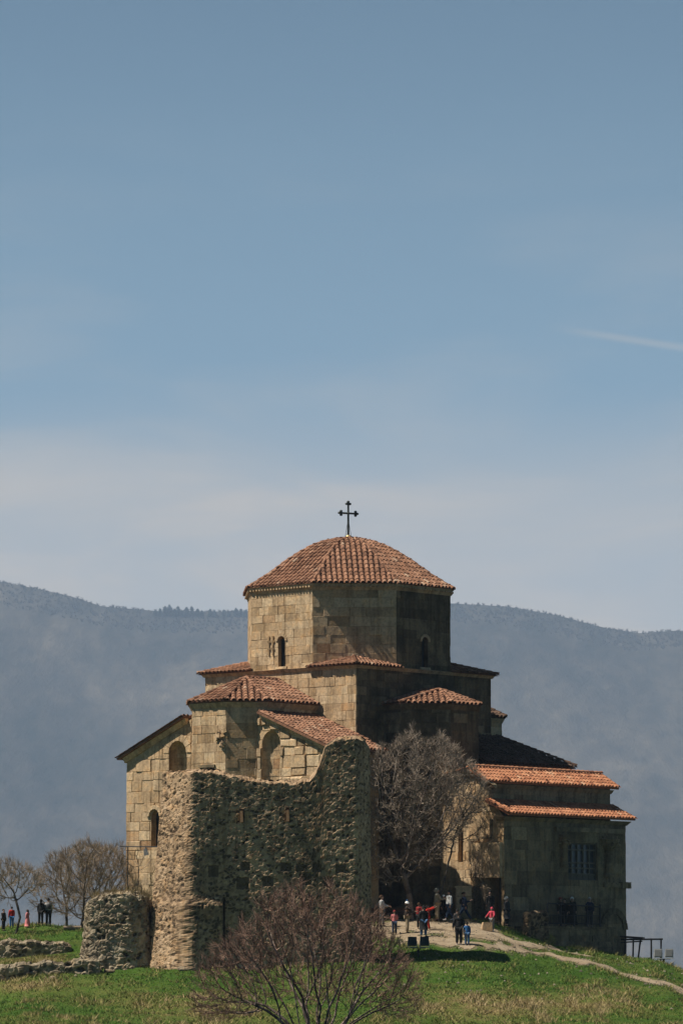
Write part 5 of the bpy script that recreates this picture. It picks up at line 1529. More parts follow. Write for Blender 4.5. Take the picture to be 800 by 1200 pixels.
# foreground reddish shrub
B = at_ground(372, -92)
bare_tree('bare_shrub', B, env_px(-92, [(228, 1138, 1185), (246, 1112, 1195), (270, 1092, 1195), (300, 1062, 1190), (325, 1047, 1180), (350, 1043, 1175), (385, 1046, 1175), (410, 1050, 1175), (432, 1060, 1185), (450, 1085, 1190), (468, 1115, 1195), (490, 1140, 1190)], 3.0, 1.15), 13,
          'large reddish brown leafless shrub in front of the ruined wall, with many stems', 'shrub', 4600, 0.16, 0.0085, 0.06, 'twig_red', twigs=3, twig_len=0.45, stems=22, trunk_h=1.9, infl=1.6, kill=0.24, bark='bark_pale', fine=1, spread=1.25, wild=0.42, jit=0.05)
# left slope trees
bare_tree('bare_tree', at_ground(19, -5), env_px(-5, [(-26, 1030, 1058), (-10, 1016, 1060), (5, 1010, 1058), (20, 1008, 1055), (36, 1016, 1050), (48, 1028, 1046)], 1.8), 17,
          'small leafless tree with forked dark trunk at the far left edge', 'tree', 620, 0.2, 0.0095, 0.11, 'twig_tan', twigs=4, twig_len=0.55, fine=2, wild=0.5, trunk_h=1.3, lean=(.25, 0), infl=3, kill=0.26, group='bare trees on the left terrace')
bare_tree('bare_tree', at_ground(80, 1.5), env_px(1.5, [(40, 1032, 1062), (56, 1010, 1070), (75, 1000, 1072), (92, 996, 1070), (108, 1002, 1066)], 2.0), 18,
          'leafless tree with a slim curved trunk right of the couple in dark jackets', 'tree', 950, 0.2, 0.0095, 0.10, 'twig_tan', twigs=4, twig_len=0.55, fine=2, wild=0.5, trunk_h=1.4, infl=3, kill=0.26, group='bare trees on the left terrace')
bare_tree('bare_tree', at_ground(96, -3), env_px(-3, [(66, 1016, 1072), (85, 1000, 1076), (102, 991, 1076), (120, 990, 1074), (138, 1000, 1070), (150, 1016, 1060)], 2.0), 19,
          'largest of the leafless trees on the terrace, standing behind the cut log', 'tree', 1300, 0.2, 0.0095, 0.13, 'twig_tan', twigs=4, twig_len=0.55, fine=2, wild=0.5, trunk_h=1.1, lean=(.2, 0), infl=3, kill=0.26, group='bare trees on the left terrace')
bare_tree('bare_tree', at_ground(118, 0), env_px(0, [(94, 1012, 1070), (112, 996, 1074), (130, 989, 1074), (148, 991, 1066), (164, 1006, 1052)], 2.0), 20,
          'leafless tree partly behind the rubble stub, against the church wall', 'tree', 1050, 0.2, 0.0095, 0.11, 'twig_tan', twigs=4, twig_len=0.55, fine=2, wild=0.5, trunk_h=1.3, lean=(.15, 0), infl=3, kill=0.26, group='bare trees on the left terrace')
bare_tree('bare_sapling', PT(156, 1049, -24.0), env_px(-24.0, [(146, 1003, 1018), (158, 993, 1022), (172, 996, 1020), (184, 1006, 1018)], 0.8), 22,
          'slender leaning bare sapling growing from the top of the rubble stub', 'sapling', 90, 0.18, 0.011, 0.05, 'twig_tan', twigs=2, twig_len=0.3, trunk_h=1.0, lean=(.3, 0), infl=3, kill=0.3)
# low dry shrubs along the court edge and behind
bare_tree('dry_shrub', at_ground(452, -24), env_px(-24, [(428, 1095, 1122), (440, 1086, 1122), (455, 1092, 1122), (470, 1104, 1122), (480, 1114, 1122)], 0.9), 23,
          'low yellowish dry shrub at the grass edge left of the black floodlights', 'shrub', 330, 0.12, 0.010, 0.03, 'straw', twigs=3, twig_len=0.25, stems=6, trunk_h=0.2, infl=1.5, kill=0.16, bark='straw')
bare_tree('dry_shrub', at_ground(190, -19), env_px(-19, [(172, 1030, 1075), (180, 1015, 1075), (195, 1005, 1070), (205, 1010, 1070)], 0.6), 24,
          'pale straw coloured shrub squeezed between church wall and ruined wall', 'shrub', 180, 0.16, 0.011, 0.03, 'straw', twigs=3, twig_len=0.3, stems=5, trunk_h=0.4, infl=2, kill=0.22, bark='straw')
bare_tree('dry_shrub', at_ground(748, -8), env_px(-8, [(741, 1124, 1131), (750, 1122, 1131), (758, 1125, 1131)], 0.3), 25,
          'little rust coloured tuft of shrub between the railing posts', 'shrub', 60, 0.1, 0.009, 0.02, 'twig_red', twigs=2, twig_len=0.2, stems=4, trunk_h=0.1, infl=1, kill=0.12)
bare_tree('dry_shrub', at_ground(640, -13.2), env_px(-13.2, [(628, 1098, 1107), (638, 1095, 1107), (650, 1099, 1108)], 0.4), 26,
          'low green weedy shrub at the foot of the dark terrace wall', 'shrub', 110, 0.1, 0.012, 0.02, 'weed', twigs=4, twig_len=0.2, stems=6, trunk_h=0.15, infl=1, kill=0.13, bark='weed', fine=1)
# dry creeper on the gable wall
rng = random.Random(51); segs = []
for s in range(38):
    b = rng.uniform(11.2, 13.4); z = rng.uniform(0.2, 3.4) if s > 20 else 0.3
    bb = 12.02 if s % 3 == 0 and z < 3 else b
    d = 0.36 if z > 3.0 and 11.3 < bb else 0.09
    p = L(AA0 + d, bb, z); r = rng.uniform(.012, .035)
    for i in range(rng.randint(8, 22)):
        bb += rng.gauss(0, .06); z += rng.uniform(.08, .26)
        if z > 6.2 or bb > 13.45: break
        bb = max(10.3, bb)
        if z < 3.05 and 12.2 < bb < 13.25: bb = 12.06
        d = (0.36 if (3.0 < z < 5.1 and 11.3 < bb < 13.45) else 0.10) + rng.uniform(0, .06)
        q = L(AA0 + d, bb, z); segs.append((p, q, r, r * .9)); p = q; r *= .94
        if rng.random() < .7:
            e = L(AA0 + d + .03, bb + rng.uniform(-.4, .4), z + rng.uniform(-.25, .35)); segs.append((q, e, r * .6, r * .3))
            for _ in range(2): segs.append((e, e + V * rng.uniform(-.25, .25) + up * rng.uniform(-.3, .15), r * .4, .005))
tag(seg_mesh('climbing_vine', segs, 4, M['twig_tan'], origin=L(AA0 + .1, 12.5, 0)), 'dry leafless vine climbing the sunlit gable around the doorway', 'vine')
# ================================================================== people
CLOTH = {}
def cloth(name, col, rough=0.9):
    if name not in CLOTH: CLOTH[name] = plain_mat('cloth_' + name, col, rough=rough, nscale=9, var=0.22, spec=0.1)
    return CLOTH[name]
SKIN = plain_mat('skin', (0.36, 0.21, 0.15), rough=0.6, nscale=20, var=0.08)
EYE = plain_mat('eye', (0.02, 0.015, 0.012), rough=0.3)
PENDING = []
def skin_obj(name, verts, edges, radii, mat, parent, root=0, sub=1):
    me = bpy.data.meshes.new(name + '_skeleton')
    me.from_pydata([tuple(v) for v in verts], edges, [])
    o = bpy.data.objects.new(name, me); COL.objects.link(o)
    s = o.modifiers.new('skin', 'SKIN'); s.use_smooth_shade = True
    if not me.skin_vertices: me.skin_vertices.new()
    for i, r in enumerate(radii):
        rr = r if isinstance(r, tuple) else (r, r)
        me.skin_vertices[0].data[i].radius = rr; me.skin_vertices[0].data[i].use_root = (i == root)
    if sub:
        k = o.modifiers.new('sub', 'SUBSURF'); k.levels = sub; k.render_levels = sub
    o.parent = parent; ORIG[o.name] = ORIG[parent.name]
    PENDING.append((o, mat))
    return o
def flush_people():
    bpy.context.view_layer.update()
    dg = bpy.context.evaluated_depsgraph_get()
    for o, mat in PENDING:
        me = bpy.data.meshes.new_from_object(o.evaluated_get(dg))
        me.name = o.name
        me.materials.clear(); me.materials.append(mat)
        o['_m'] = 1
        old = o.data; o.modifiers.clear(); o.data = me; del o['_m']
        me.polygons.foreach_set('use_smooth', np.ones(len(me.polygons), dtype=bool))
        bpy.data.meshes.remove(old)
    PENDING.clear()

def person(pos, H, yaw, label, top, legs, hair, shoes=('black', (0.02, 0.02, 0.02)), legL=0.0, legR=0.0, kneeL=0.0, kneeR=0.0,
           armL=(0.05, 0.08, 0.15), armR=(0.05, 0.08, 0.15), coat=0.0, dress=False, hat=None, bag=None, sit=False, bulk=1.1, lean=0.0, long_hair=False, group=None, scarf=None, head_tilt=0.1):
    """angles in radians; leg*: forward swing of the thigh; arm*: (forward swing, outward, elbow bend)"""
    s = H / 1.72
    pos = Vector(pos)
    t = thing('person', pos, label, 'person', group or 'visitors walking about the church')
    F = Vector((math.sin(yaw), -math.cos(yaw), 0)); R = Vector((-math.cos(yaw), -math.sin(yaw), 0))   # R: the person's right
    def lp(r, f, z): return (R * r + F * f) * s + up * (z * s)
    drop = 0.0
    def leg_pts(side, swing, knee):
        hip = (0.095 * side, 0.0, 0.90)
        kx, kz = math.sin(swing) * 0.42, -math.cos(swing) * 0.42
        kn = (0.10 * side, kx, 0.90 + kz)
        a2 = swing - knee
        an = (0.105 * side, kx + math.sin(a2) * 0.40, kn[2] - math.cos(a2) * 0.40)
        return hip, kn, an
    L_, R_ = leg_pts(-1, legL, kneeL), leg_pts(1, legR, kneeR)
    low = min(L_[2][2], R_[2][2]) - 0.08
    dz = -low if not sit else (-low)
    def adj(p): return (p[0], p[1], p[2] + dz)
    L_, R_ = [adj(p) for p in L_], [adj(p) for p in R_]
    zb = dz
    ln = lean
    def tor(r, f, z):   # torso leaning about the hips
        h = z - 0.93
        return (r, f + math.sin(ln) * h, 0.93 + math.cos(ln) * h + zb)
    def arm_pts(side, a):
        sw, out, el = a
        sh = tor(0.185 * side, 0.0, 1.40)
        e = (sh[0] + side * math.sin(out) * 0.29, sh[1] + math.sin(sw) * 0.29, sh[2] - math.cos(sw) * math.cos(out) * 0.29)
        a2 = sw + el
        w = (e[0] + side * math.sin(out) * 0.05, e[1] + math.sin(a2) * 0.25, e[2] - math.cos(a2) * 0.25)
        dr = Vector((0, math.sin(a2), -math.cos(a2)))
        return sh, e, w, dr
    AL, AR = arm_pts(-1, armL), arm_pts(1, armR)
    # ---- body (one continuous skin, with face, fingers)
    V_ = []; E_ = []; R__ = []
    def add(p, r, par=None):
        V_.append(lp(*p)); R__.append(tuple(x * s for x in r) if isinstance(r, tuple) else r * s)
        if par is not None: E_.append((par, len(V_) - 1))
        return len(V_) - 1
    pel = add(tor(0, 0, 0.95), (.135, .10)); sp = add(tor(0, 0, 1.15), (.125, .09), pel); ch = add(tor(0, 0, 1.36), (.145, .10), sp)
    nk = add(tor(0, 0.0, 1.47), .052, ch)
    ht = head_tilt
    chn = add(tor(0, 0.02 + ht * .02, 1.54), (.062, .075), nk); hd = add(tor(0, 0.02 + ht * .06, 1.61), (.075, .092), chn); tp = add(tor(0, 0.005 + ht * .1, 1.68), (.062, .075), hd)
    add(tor(0, 0.115 + ht * .06, 1.595), .014, hd)
    for sd in (-1, 1): add(tor(0.085 * sd, 0.01, 1.60), .016, hd)
    for pts in (L_, R_):
        h = add(pts[0], .085, pel); k = add(pts[1], .058, h); a = add(pts[2], .038, k)
        add((pts[2][0], pts[2][1] + 0.07, pts[2][2] - 0.045), (.042, .03), a)
        add((pts[2][0], pts[2][1] + 0.15, pts[2][2] - 0.055), (.036, .022), len(V_) - 1)
    for sd, (sh, e, w, dr) in ((-1, AL), (1, AR)):
        a = add(sh, .055, ch); b_ = add(e, .040, a); c_ = add(w, .027, b_)
        pm = add((w[0], w[1] + dr.y * .05, w[2] + dr.z * .05), (.034, .018), c_)
        for q, (off, l1) in enumerate(((-.03, .065), (-.011, .08), (.009, .075), (.027, .058))):
            p1 = (w[0] + sd * -.01, w[1] + dr.y * (.05 + l1 * .6) + off * abs(dr.z), w[2] + dr.z * (.05 + l1 * .6) + off * abs(dr.y))
            f1 = add(p1, .0095, pm)
            add((p1[0] - sd * .018, p1[1] + dr.y * l1 * .45, p1[2] + dr.z * l1 * .45), .008, f1)
        th = add((w[0] - sd * .02, w[1] + dr.y * .04 + .035 * abs(dr.z), w[2] + dr.z * .04 + .035 * abs(dr.y)), .011, c_)
        add((w[0] - sd * .03, w[1] + dr.y * .075 + .045 * abs(dr.z), w[2] + dr.z * .075 + .045 * abs(dr.y)), .009, th)
    skin_obj('body', V_, E_, R__, SKIN, t, 0)
    mb = MB()
    for sd in (-1, 1):
        c = pos + lp(*tor(0.032 * sd, 0.105 + ht * .06, 1.618)); k = .013 * s
        mb.lathe(c - up * k, [(k * .3, 0), (k * .9, k * .5), (k, k), (k * .9, k * 1.5), (k * .3, k * 2)], 6)
    mb.build('eyes', EYE, t)
    # ---- trousers
    if not dress:
        V_, E_, R__ = [], [], []
        pl_ = add(tor(0, 0, 0.98), (.155 * bulk, .125 * bulk))
        for pts in (L_, R_):
            h = add((pts[0][0], pts[0][1], pts[0][2]), .105 * bulk, pl_); k = add(pts[1], .078 * bulk, h); a = add((pts[2][0], pts[2][1], pts[2][2] + .03), .066 * bulk, k)
        skin_obj('trousers', V_, E_, R__, cloth(*legs), t, 0)
    # ---- shoes
    for pts in (L_, R_):
        V_, E_, R__ = [], [], []
        a = add((pts[2][0], pts[2][1] - .03, pts[2][2] - .02), (.05, .05)); b_ = add((pts[2][0], pts[2][1] + .08, pts[2][2] - .045), (.052, .036), a); add((pts[2][0], pts[2][1] + .18, pts[2][2] - .055), (.045, .026), b_)
        skin_obj('shoe', V_, E_, R__, cloth(*shoes), t, 0)
    # ---- jacket with sleeves (long coats reach lower)
    V_, E_, R__ = [], [], []
    k = bulk
    c1 = add(tor(0, 0, 1.14), (.165 * k, .13 * k)); c2 = add(tor(0, 0, 1.36), (.185 * k, .135 * k), c1); c3 = add(tor(0, 0, 1.455), (.085, .08), c2)
    h0 = add(tor(0, 0, 0.93 - coat * .35), (.17 * k, .14 * k), c1)
    for sd, (sh, e, w, dr) in ((-1, AL), (1, AR)):
        a = add((sh[0] - sd * .01, sh[1], sh[2] - .01), .082 * k, c2); b_ = add(e, .066 * k, a); add((w[0] - dr.x * .02, w[1] - dr.y * .02, w[2] - dr.z * .02), .048 * k, b_)
    skin_obj('jacket', V_, E_, R__, cloth(*top), t, 0)
    if coat > 0.5 or dress:
        mb = MB(); prof_ = [(.30, .12), (.27, .4), (.225, .75), (.175, 1.0), (.14, 1.12)] if dress else [(.22, .42), (.2, .7), (.17, 1.0)]
        vs = []; n = 14; fs = []
        for r, z in prof_:
            for q in range(n):
                a = 2 * math.pi * q / n
                vs.append(pos + lp(r * math.cos(a) * 1.0 * k, r * math.sin(a) * .8 * k, z))
        for i in range(len(prof_) - 1):
            for q in range(n): fs.append((i * n + q, i * n + (q + 1) % n, (i + 1) * n + (q + 1) % n, (i + 1) * n + q))
        fs.append(tuple(range(n)))
        mb.add(vs, fs); mb.build('skirt', cloth(*(legs if dress else top)), t, smooth=True)
    # ---- hair / hat / hood
    def cap(name, mat, r, zlo, squash=1.0, f_off=-0.015):
        mb = MB(); c = tor(0, f_off + ht * .06, 1.625); n = 12; vs = []; fs = []
        rows = 6
        for i in range(rows + 1):
            ph = zlo + (math.pi / 2 - zlo) * i / rows
            for q in range(n):
                a = 2 * math.pi * q / n
                vs.append(pos + lp(c[0] + r * math.cos(ph) * math.cos(a) * .88, c[1] + r * math.cos(ph) * math.sin(a) * 1.05 - (0.02 if ph < 0 else 0), c[2] + r * math.sin(ph) * squash))
        for i in range(rows):
            for q in range(n): fs.append((i * n + q, i * n + (q + 1) % n, (i + 1) * n + (q + 1) % n, (i + 1) * n + q))
        fs.append(tuple(range(n)))
        mb.add(vs, fs); return mb.build(name, mat, t, smooth=True)
    if scarf: cap('headscarf', cloth(*scarf), .128, -1.0, 1.0, -0.035)
    else:
        cap('hair', cloth(*hair), .112, -0.75 if long_hair else -0.35, 1.0, -0.03)
        if long_hair:
            V_, E_, R__ = [], [], []
            a = add(tor(0, -.06, 1.62), .085); b_ = add(tor(0, -.09, 1.48), .075, a); add(tor(0, -.10, 1.30), .05, b_)
            skin_obj('long_hair', V_, E_, R__, cloth(*hair), t, 0)
        if hat:
            h = cap('hat', cloth(*hat[:2]), .122, 0.12, 1.15)
            if len(hat) > 2 and hat[2] == 'bobble':
                mb = MB(); c = pos + lp(*tor(0, -.01, 1.76)); mb.lathe(c, [(.02 * s, 0), (.045 * s, .03 * s), (.045 * s, .06 * s), (.015 * s, .09 * s)], 8); mb.build('bobble', cloth(*(hat[3] if len(hat) > 3 else hat[:2])), h)
            if len(hat) > 2 and hat[2] == 'brim':
                mb = MB(); c = pos + lp(*tor(0, .0, 1.645)); mb.lathe(c, [(.19 * s, 0), (.185 * s, .012 * s), (.1 * s, .02 * s)], 14); mb.build('brim', cloth(*hat[:2]), h)
    if bag:
        V_, E_, R__ = [], [], []
        a = add(tor(0, -.19, 1.02), (.14, .08)); b_ = add(tor(0, -.20, 1.2), (.15, .09), a); add(tor(0, -.18, 1.37), (.12, .06), b_)
        skin_obj('backpack', V_, E_, R__, cloth(*bag), t, 0)
    return t

BLK = ('black', (0.012, 0.012, 0.014)); NAVY = ('navy', (0.02, 0.03, 0.06)); JEAN = ('jeans', (0.06, 0.12, 0.22)); DJEAN = ('dark_jeans', (0.03, 0.05, 0.09))
GREY = ('grey', (0.20, 0.20, 0.195)); LGREY = ('light_grey', (0.42, 0.42, 0.41)); WHITE = ('white', (0.75, 0.75, 0.72)); RED = ('red', (0.42, 0.03, 0.02)); DRED = ('dark_red', (0.22, 0.03, 0.03))
PINK = ('pink', (0.62, 0.20, 0.20)); KHAKI = ('khaki', (0.26, 0.21, 0.14)); BROWN = ('brown', (0.07, 0.05, 0.035)); DBROWN = ('dark_brown', (0.035, 0.026, 0.02)); BLUE = ('blue', (0.04, 0.13, 0.30))
HB = ('black_hair', (0.015, 0.012, 0.01)); HBR = ('brown_hair', (0.06, 0.035, 0.02)); HG = ('grey_hair', (0.45, 0.43, 0.40)); WSH = ('white_shoe', (0.65, 0.65, 0.62)); LBLUE = ('light_blue', (0.35, 0.48, 0.62)); CHAR = ('charcoal', (0.05, 0.05, 0.052))
def G(px, py): return ground_hit(px, py)
def onz(px, py, Y): return PT(px, py, Y)
r90 = rad(90)
person(G(447, 1086), 1.72, rad(80), 'man in a grey jacket and grey trousers standing at the corner of the ruined wall', LGREY, GREY, HBR, legL=.1, legR=-.1, bag=BLK, armL=(.5, .1, .9))
person(G(462, 1096), 1.32, rad(185), 'child in pink and white top and blue jeans standing on the dirt path', PINK, DJEAN, HBR, shoes=BLK, hat=('dark_red', DRED[1]), armL=(.5, .1, 1.1), armR=(.5, .1, 1.1))
person(G(477, 1094), 1.70, rad(100), 'woman in white bobble hat and dark brown coat in the courtyard', DBROWN, KHAKI, HBR, hat=('white', WHITE[1], 'bobble', BLUE), coat=.4, armL=(.7, .05, .9), armR=(.7, .05, .9), bulk=1.1)
person(G(496, 1099), 1.72, rad(190), 'man seen from behind in long black coat and bright blue jeans', BLK, JEAN, HB, coat=.6, bulk=1.12, legL=.08, legR=-.08)
person(G(500.5, 1091), 1.40, rad(95), 'child in red with an arm raised behind the man in black coat', RED, RED, HB, armL=(1.9, .2, .3), armR=(1.8, .1, .2), legL=.2, legR=-.2)
person(G(491, 1089), 1.45, rad(140), 'person in dark red half hidden behind the black-coated man', DRED, BLK, HBR)
person(onz(512, 1079, -12.6), 1.78, rad(110), 'tall man in grey hooded top and khaki trousers beside the entrance', ('warm_grey', (0.22, 0.21, 0.17)), KHAKI, ('hood_grey', (0.2, 0.19, 0.16)), scarf=('warm_grey', (0.22, 0.21, 0.17)), armL=(.5, .05, 1.2), armR=(.5, .05, 1.2), bulk=1.08)
person(onz(519.5, 1079, -12.4), 1.42, rad(30), 'small figure in white knitted hat and black coat at the entrance', BLK, BLK, HB, hat=('white', WHITE[1]), coat=.6)
person(onz(526, 1078.5, -12.8), 1.68, rad(-60), 'man in white shirt under a black jacket with blue jeans', WHITE, DJEAN, HB, shoes=WSH, legL=.35, legR=-.3, kneeR=.2, bag=None)
person(onz(543.5, 1079.5, -11.8), 1.72, rad(95), 'walking visitor in dark jacket with backpack before the pale gate pier', NAVY, DJEAN, HBR, legL=.5, legR=-.55, kneeR=.1, bag=BLK, armL=(.6, .1, 1.3))
person(G(537.5, 1108), 1.74, rad(175), 'man dressed all in black seen from behind walking with a boy in blue', BLK, BLK, HB, shoes=WSH, bulk=1.2, armL=(-.1, .35, .2), armR=(.1, .2, .2))
person(G(547, 1109), 1.28, rad(175), 'boy in blue jacket and jeans walking beside the man in black', BLUE, JEAN, HB, shoes=WSH, armL=(.2, .2, .2))
person(G(535.5, 1095), 1.35, rad(180), 'child in dark hat partly hidden behind the man in black', CHAR, BLK, HB, hat=BLK)
person(onz(574, 1078, -11.0), 1.60, rad(0), 'woman with a black hooded shawl standing in the dark doorway', BLK, BLK, HB, scarf=BLK, coat=.8, dress=True)
person(G(576, 1091.5), 1.30, rad(-35), 'child in red and pink jacket leaning on the parapet by the doorway', ('crimson', (0.50, 0.06, 0.09)), GREY, HBR, hat=('crimson', (0.50, 0.06, 0.09)), armL=(.4, .4, .6), armR=(.4, .4, .6), shoes=WSH)
TB = lambda a, b: L(a, b, TZ)
def plat(px, b): 
    lo, hi = -9.0, 4.0
    for _ in range(40):
        m_ = (lo + hi) / 2
        if project(L(m_, b, TZ))[0] > px: lo = m_
        else: hi = m_
    return L(lo, b, TZ)
person(plat(593.5, 13.95) , 1.62, rad(60), 'white haired woman in dark coat behind the parapet at the railing end', CHAR, BLK, HG, scarf=('pale_scarf', (.55, .54, .5)), coat=.6)
person(plat(656.5, 14.4), 1.62, rad(30), 'person in dark jacket with grey trousers leaning by the terrace railing', DBROWN, ('dark_grey', (.09, .085, .08)), HBR, armL=(1.2, .3, .2), hat=('rust', (.25, .06, .04)))
person(plat(661, 14.7), 1.55, rad(-20), 'pale faced person tucked beside the railing in dark clothes', BLK, BLK, HBR)
person(plat(670, 14.5), 1.66, rad(10), 'woman in white headscarf and long black dress on the terrace', BLK, BLK, HB, scarf=('white', WHITE[1]), dress=True)
person(plat(690.5, 14.5), 1.68, rad(5), 'grey haired man in dark blue coat at the right end of the terrace', NAVY, CHAR, HG, coat=.5, shoes=GREY, scarf=None)
person(G(4.5, 1091), 1.25, rad(60), 'small child in dark clothes partly hidden behind the forked tree', DBROWN, BLK, HBR, group='visitors on the left terrace')
person(G(14, 1088), 1.25, rad(200), 'child in red vest and blue jeans near the forked tree', RED, BLUE, HB, group='visitors on the left terrace', armL=(.1, .1, .2))
person(G(32.5, 1087), 1.02, rad(240), 'little girl in pink patterned dress and brown hat on the left crest', ('pink_pattern', (0.65, 0.22, 0.22)), ('pink_pattern', (0.65, 0.22, 0.22)), HBR, dress=True, long_hair=True, hat=('brown', BROWN[1], 'brim'), group='visitors on the left terrace')
person(G(48, 1085), 1.52, rad(170), 'woman in black jacket with long dark hair leaning on her companion', BLK, BLK, HB, long_hair=True, lean=.12, group='visitors on the left terrace')
person(G(57, 1085), 1.60, rad(185), 'man in grey and white jacket with black backpack on the left crest', LGREY, BLK, HB, bag=CHAR, group='visitors on the left terrace', bulk=1.1)
flush_people()
# ================================================================== haze, sky, sun, camera
HZ_ = dict(density=0.60e-4, color=(0.56, 0.74, 1.0))
mb = MB(); mb.abox(-9000, 9000, -700, 12500, -480, 1250)
hz = mb.build('haze', [])
m = bpy.data.materials.new('haze_air'); m.use_nodes = True
nt = m.node_tree; nt.nodes.clear()
out = nt.nodes.new('ShaderNodeOutputMaterial'); pv = nt.nodes.new('ShaderNodeVolumePrincipled')
pv.inputs['Color'].default_value = (*HZ_['color'], 1); pv.inputs['Density'].default_value = HZ_['density']; pv.inputs['Anisotropy'].default_value = 0.0
nt.links.new(pv.outputs[0], out.inputs['Volume'])
try: m.cycles.homogeneous_volume = True
except Exception: pass
hz.data.materials.append(m)
tag(hz, 'pale blue haze over the valley and far mountain', 'haze', kind='stuff')

SUN_AZ = rad(-80.5); SUN_EL = rad(56)
sdir = Vector((math.sin(SUN_AZ) * math.cos(SUN_EL), -math.cos(SUN_AZ) * math.cos(SUN_EL), math.sin(SUN_EL)))
ld = bpy.data.lights.new('sun', 'SUN'); ld.energy = 5.0; ld.angle = rad(0.5); ld.color = (1.0, 0.93, 0.82)
lo = bpy.data.objects.new('sun', ld); COL.objects.link(lo)
lo.rotation_euler = sdir.to_track_quat('Z', 'Y').to_euler()

w = bpy.data.worlds.new('World'); scene.world = w; w.use_nodes = True
nt = w.node_tree; bg = nt.nodes['Background']
sky = nt.nodes.new('ShaderNodeTexSky'); sky.sky_type = 'NISHITA'; sky.sun_disc = False
sky.sun_elevation = SUN_EL; sky.sun_rotation = math.atan2(sdir.x, sdir.y)
sky.altitude = 2000; sky.air_density = 0.4; sky.dust_density = 0.1; sky.ozone_density = 0.5
tc = nt.nodes.new('ShaderNodeTexCoord'); sx = nt.nodes.new('ShaderNodeSeparateXYZ'); nt.links.new(tc.outputs['Generated'], sx.inputs[0])
el = maths(nt, 'ARCSINE', sx.outputs[2])                                  # elevation of the view direction
az = nt.nodes.new('ShaderNodeMath'); az.operation = 'ARCTAN2'; nt.links.new(sx.outputs[0], az.inputs[0]); nt.links.new(sx.outputs[1], az.inputs[1]); az = az.outputs[0]
cv = nt.nodes.new('ShaderNodeCombineXYZ'); nt.links.new(maths(nt, 'MULTIPLY', az, 9.0), cv.inputs[0]); nt.links.new(maths(nt, 'MULTIPLY', el, 34.0), cv.inputs[1])
n1 = tex_noise(nt, 1.0, 6, 0.55, cv.outputs[0]); n1.inputs['Distortion'].default_value = 0.4
cv2 = nt.nodes.new('ShaderNodeCombineXYZ'); nt.links.new(maths(nt, 'MULTIPLY', az, 3.0), cv2.inputs[0]); nt.links.new(maths(nt, 'MULTIPLY', el, 20.0), cv2.inputs[1])
n2 = tex_noise(nt, 1.0, 5, 0.6, cv2.outputs[0])
def sstep(x, a, b):
    k = nt.nodes.new('ShaderNodeMapRange'); k.interpolation_type = 'SMOOTHSTEP'
    k.inputs[1].default_value = a; k.inputs[2].default_value = b; nt.links.new(x, k.inputs[0]); return k.outputs[0]
warp = maths(nt, 'ADD', el, maths(nt, 'MULTIPLY', maths(nt, 'SUBTRACT', n2.outputs[0], 0.5), 0.022))
bank = maths(nt, 'SUBTRACT', 1.0, sstep(warp, 0.104, 0.142))             # pale cloud bank above the ridge
veil = maths(nt, 'MULTIPLY', sstep(n1.outputs[0], 0.42, 0.75), maths(nt, 'SUBTRACT', 1.0, sstep(el, 0.13, 0.21)))
band = maths(nt, 'MULTIPLY', bank, maths(nt, 'ADD', 0.08, maths(nt, 'ADD', maths(nt, 'MULTIPLY', n1.outputs[0], 1.05), maths(nt, 'MULTIPLY', n2.outputs[0], 0.35))))
cl = maths(nt, 'ADD', band, maths(nt, 'MULTIPLY', veil, 0.34), True)
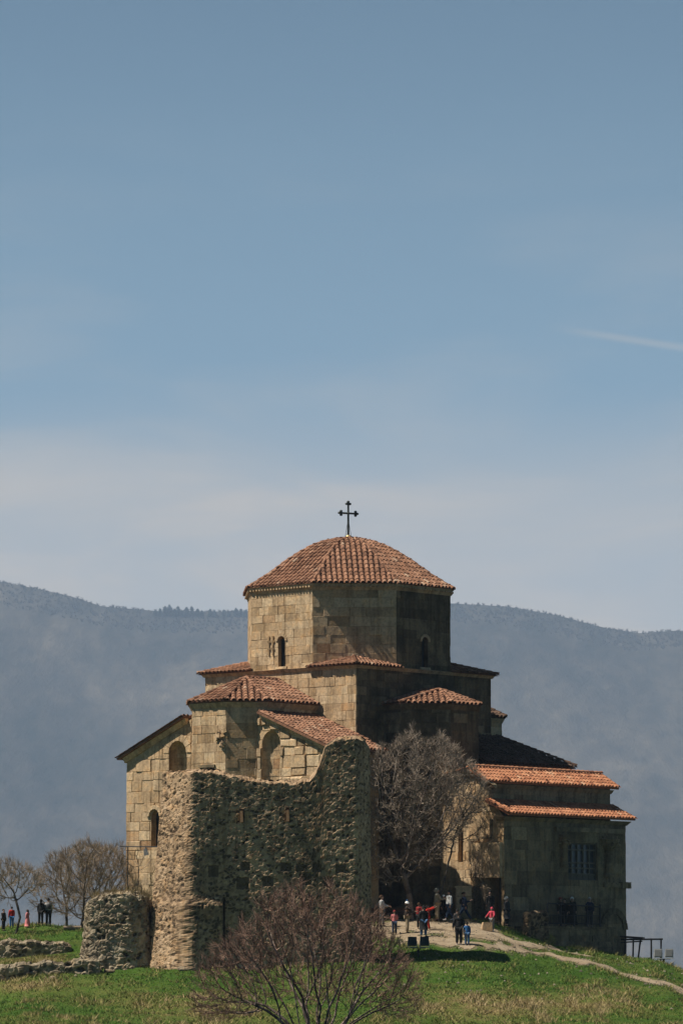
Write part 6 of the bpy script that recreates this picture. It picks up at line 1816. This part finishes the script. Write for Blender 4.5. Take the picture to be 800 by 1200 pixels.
# thin contrail on the right: a short straight streak
l0 = maths(nt, 'SUBTRACT', el, maths(nt, 'ADD', 0.1525, maths(nt, 'MULTIPLY', maths(nt, 'SUBTRACT', az, 0.05), -0.16)))
wd = nt.nodes.new('ShaderNodeMath'); wd.operation = 'ABSOLUTE'; nt.links.new(l0, wd.inputs[0])
tr = maths(nt, 'MULTIPLY', maths(nt, 'SUBTRACT', 1.0, sstep(maths(nt, 'ADD', wd.outputs[0], maths(nt, 'MULTIPLY', n1.outputs[0], 0.0008)), 0.0003, 0.0019)), maths(nt, 'MULTIPLY', sstep(az, 0.047, 0.066), maths(nt, 'SUBTRACT', 1.0, sstep(az, 0.09, 0.12))))
cl = maths(nt, 'ADD', cl, maths(nt, 'MULTIPLY', tr, 0.3), True)
ab = nt.nodes.new('ShaderNodeMath'); ab.operation = 'ABSOLUTE'; nt.links.new(az, ab.inputs[0]); absaz = ab.outputs[0]
ahead = maths(nt, 'SUBTRACT', 1.0, sstep(absaz, 0.7, 1.6))
cl = maths(nt, 'MULTIPLY', cl, ahead)
thin = maths(nt, 'MULTIPLY', ahead, maths(nt, 'MULTIPLY', maths(nt, 'SUBTRACT', 1.0, sstep(el, 0.10, 0.34)), maths(nt, 'ADD', 0.55, maths(nt, 'MULTIPLY', n2.outputs[0], 0.12))))
c = mixcol(nt, 'MIX', thin, mixcol(nt, 'MULTIPLY', 1.0, sky.outputs[0], (0.72, 1.1, 1.08)), (3.9, 6.5, 8.2))       # bright veil added ahead only; sky behind stays dim for darker shade
c = mixcol(nt, 'MIX', cl, c, (8.6, 7.75, 6.7))
below = sstep(el, -0.01, -0.06)
c = mixcol(nt, 'MIX', below, c, (0.7, 0.75, 0.7))                          # far land below the horizon
nt.links.new(c, bg.inputs[0]); bg.inputs[1].default_value = 0.05

cd = bpy.data.cameras.new('camera'); co = bpy.data.objects.new('camera', cd); COL.objects.link(co)
co.location = CAM; co.rotation_euler = (rad(90) + PITCH, 0, 0)
cd.sensor_fit = 'VERTICAL'; cd.sensor_height = 36; cd.sensor_width = 24; cd.lens = 36 * FPX / 1200
cd.clip_start = 1.0; cd.clip_end = 20000
scene.camera = co
scene.view_settings.view_transform = 'Standard'; scene.view_settings.look = 'None'
scene.view_settings.exposure = 0.45; scene.view_settings.gamma = 1.0; scene.view_settings.use_curve_mapping = False
scene.cycles.max_bounces = 6; scene.cycles.diffuse_bounces = 3; scene.cycles.volume_bounces = 1
scene.cycles.use_denoising = True
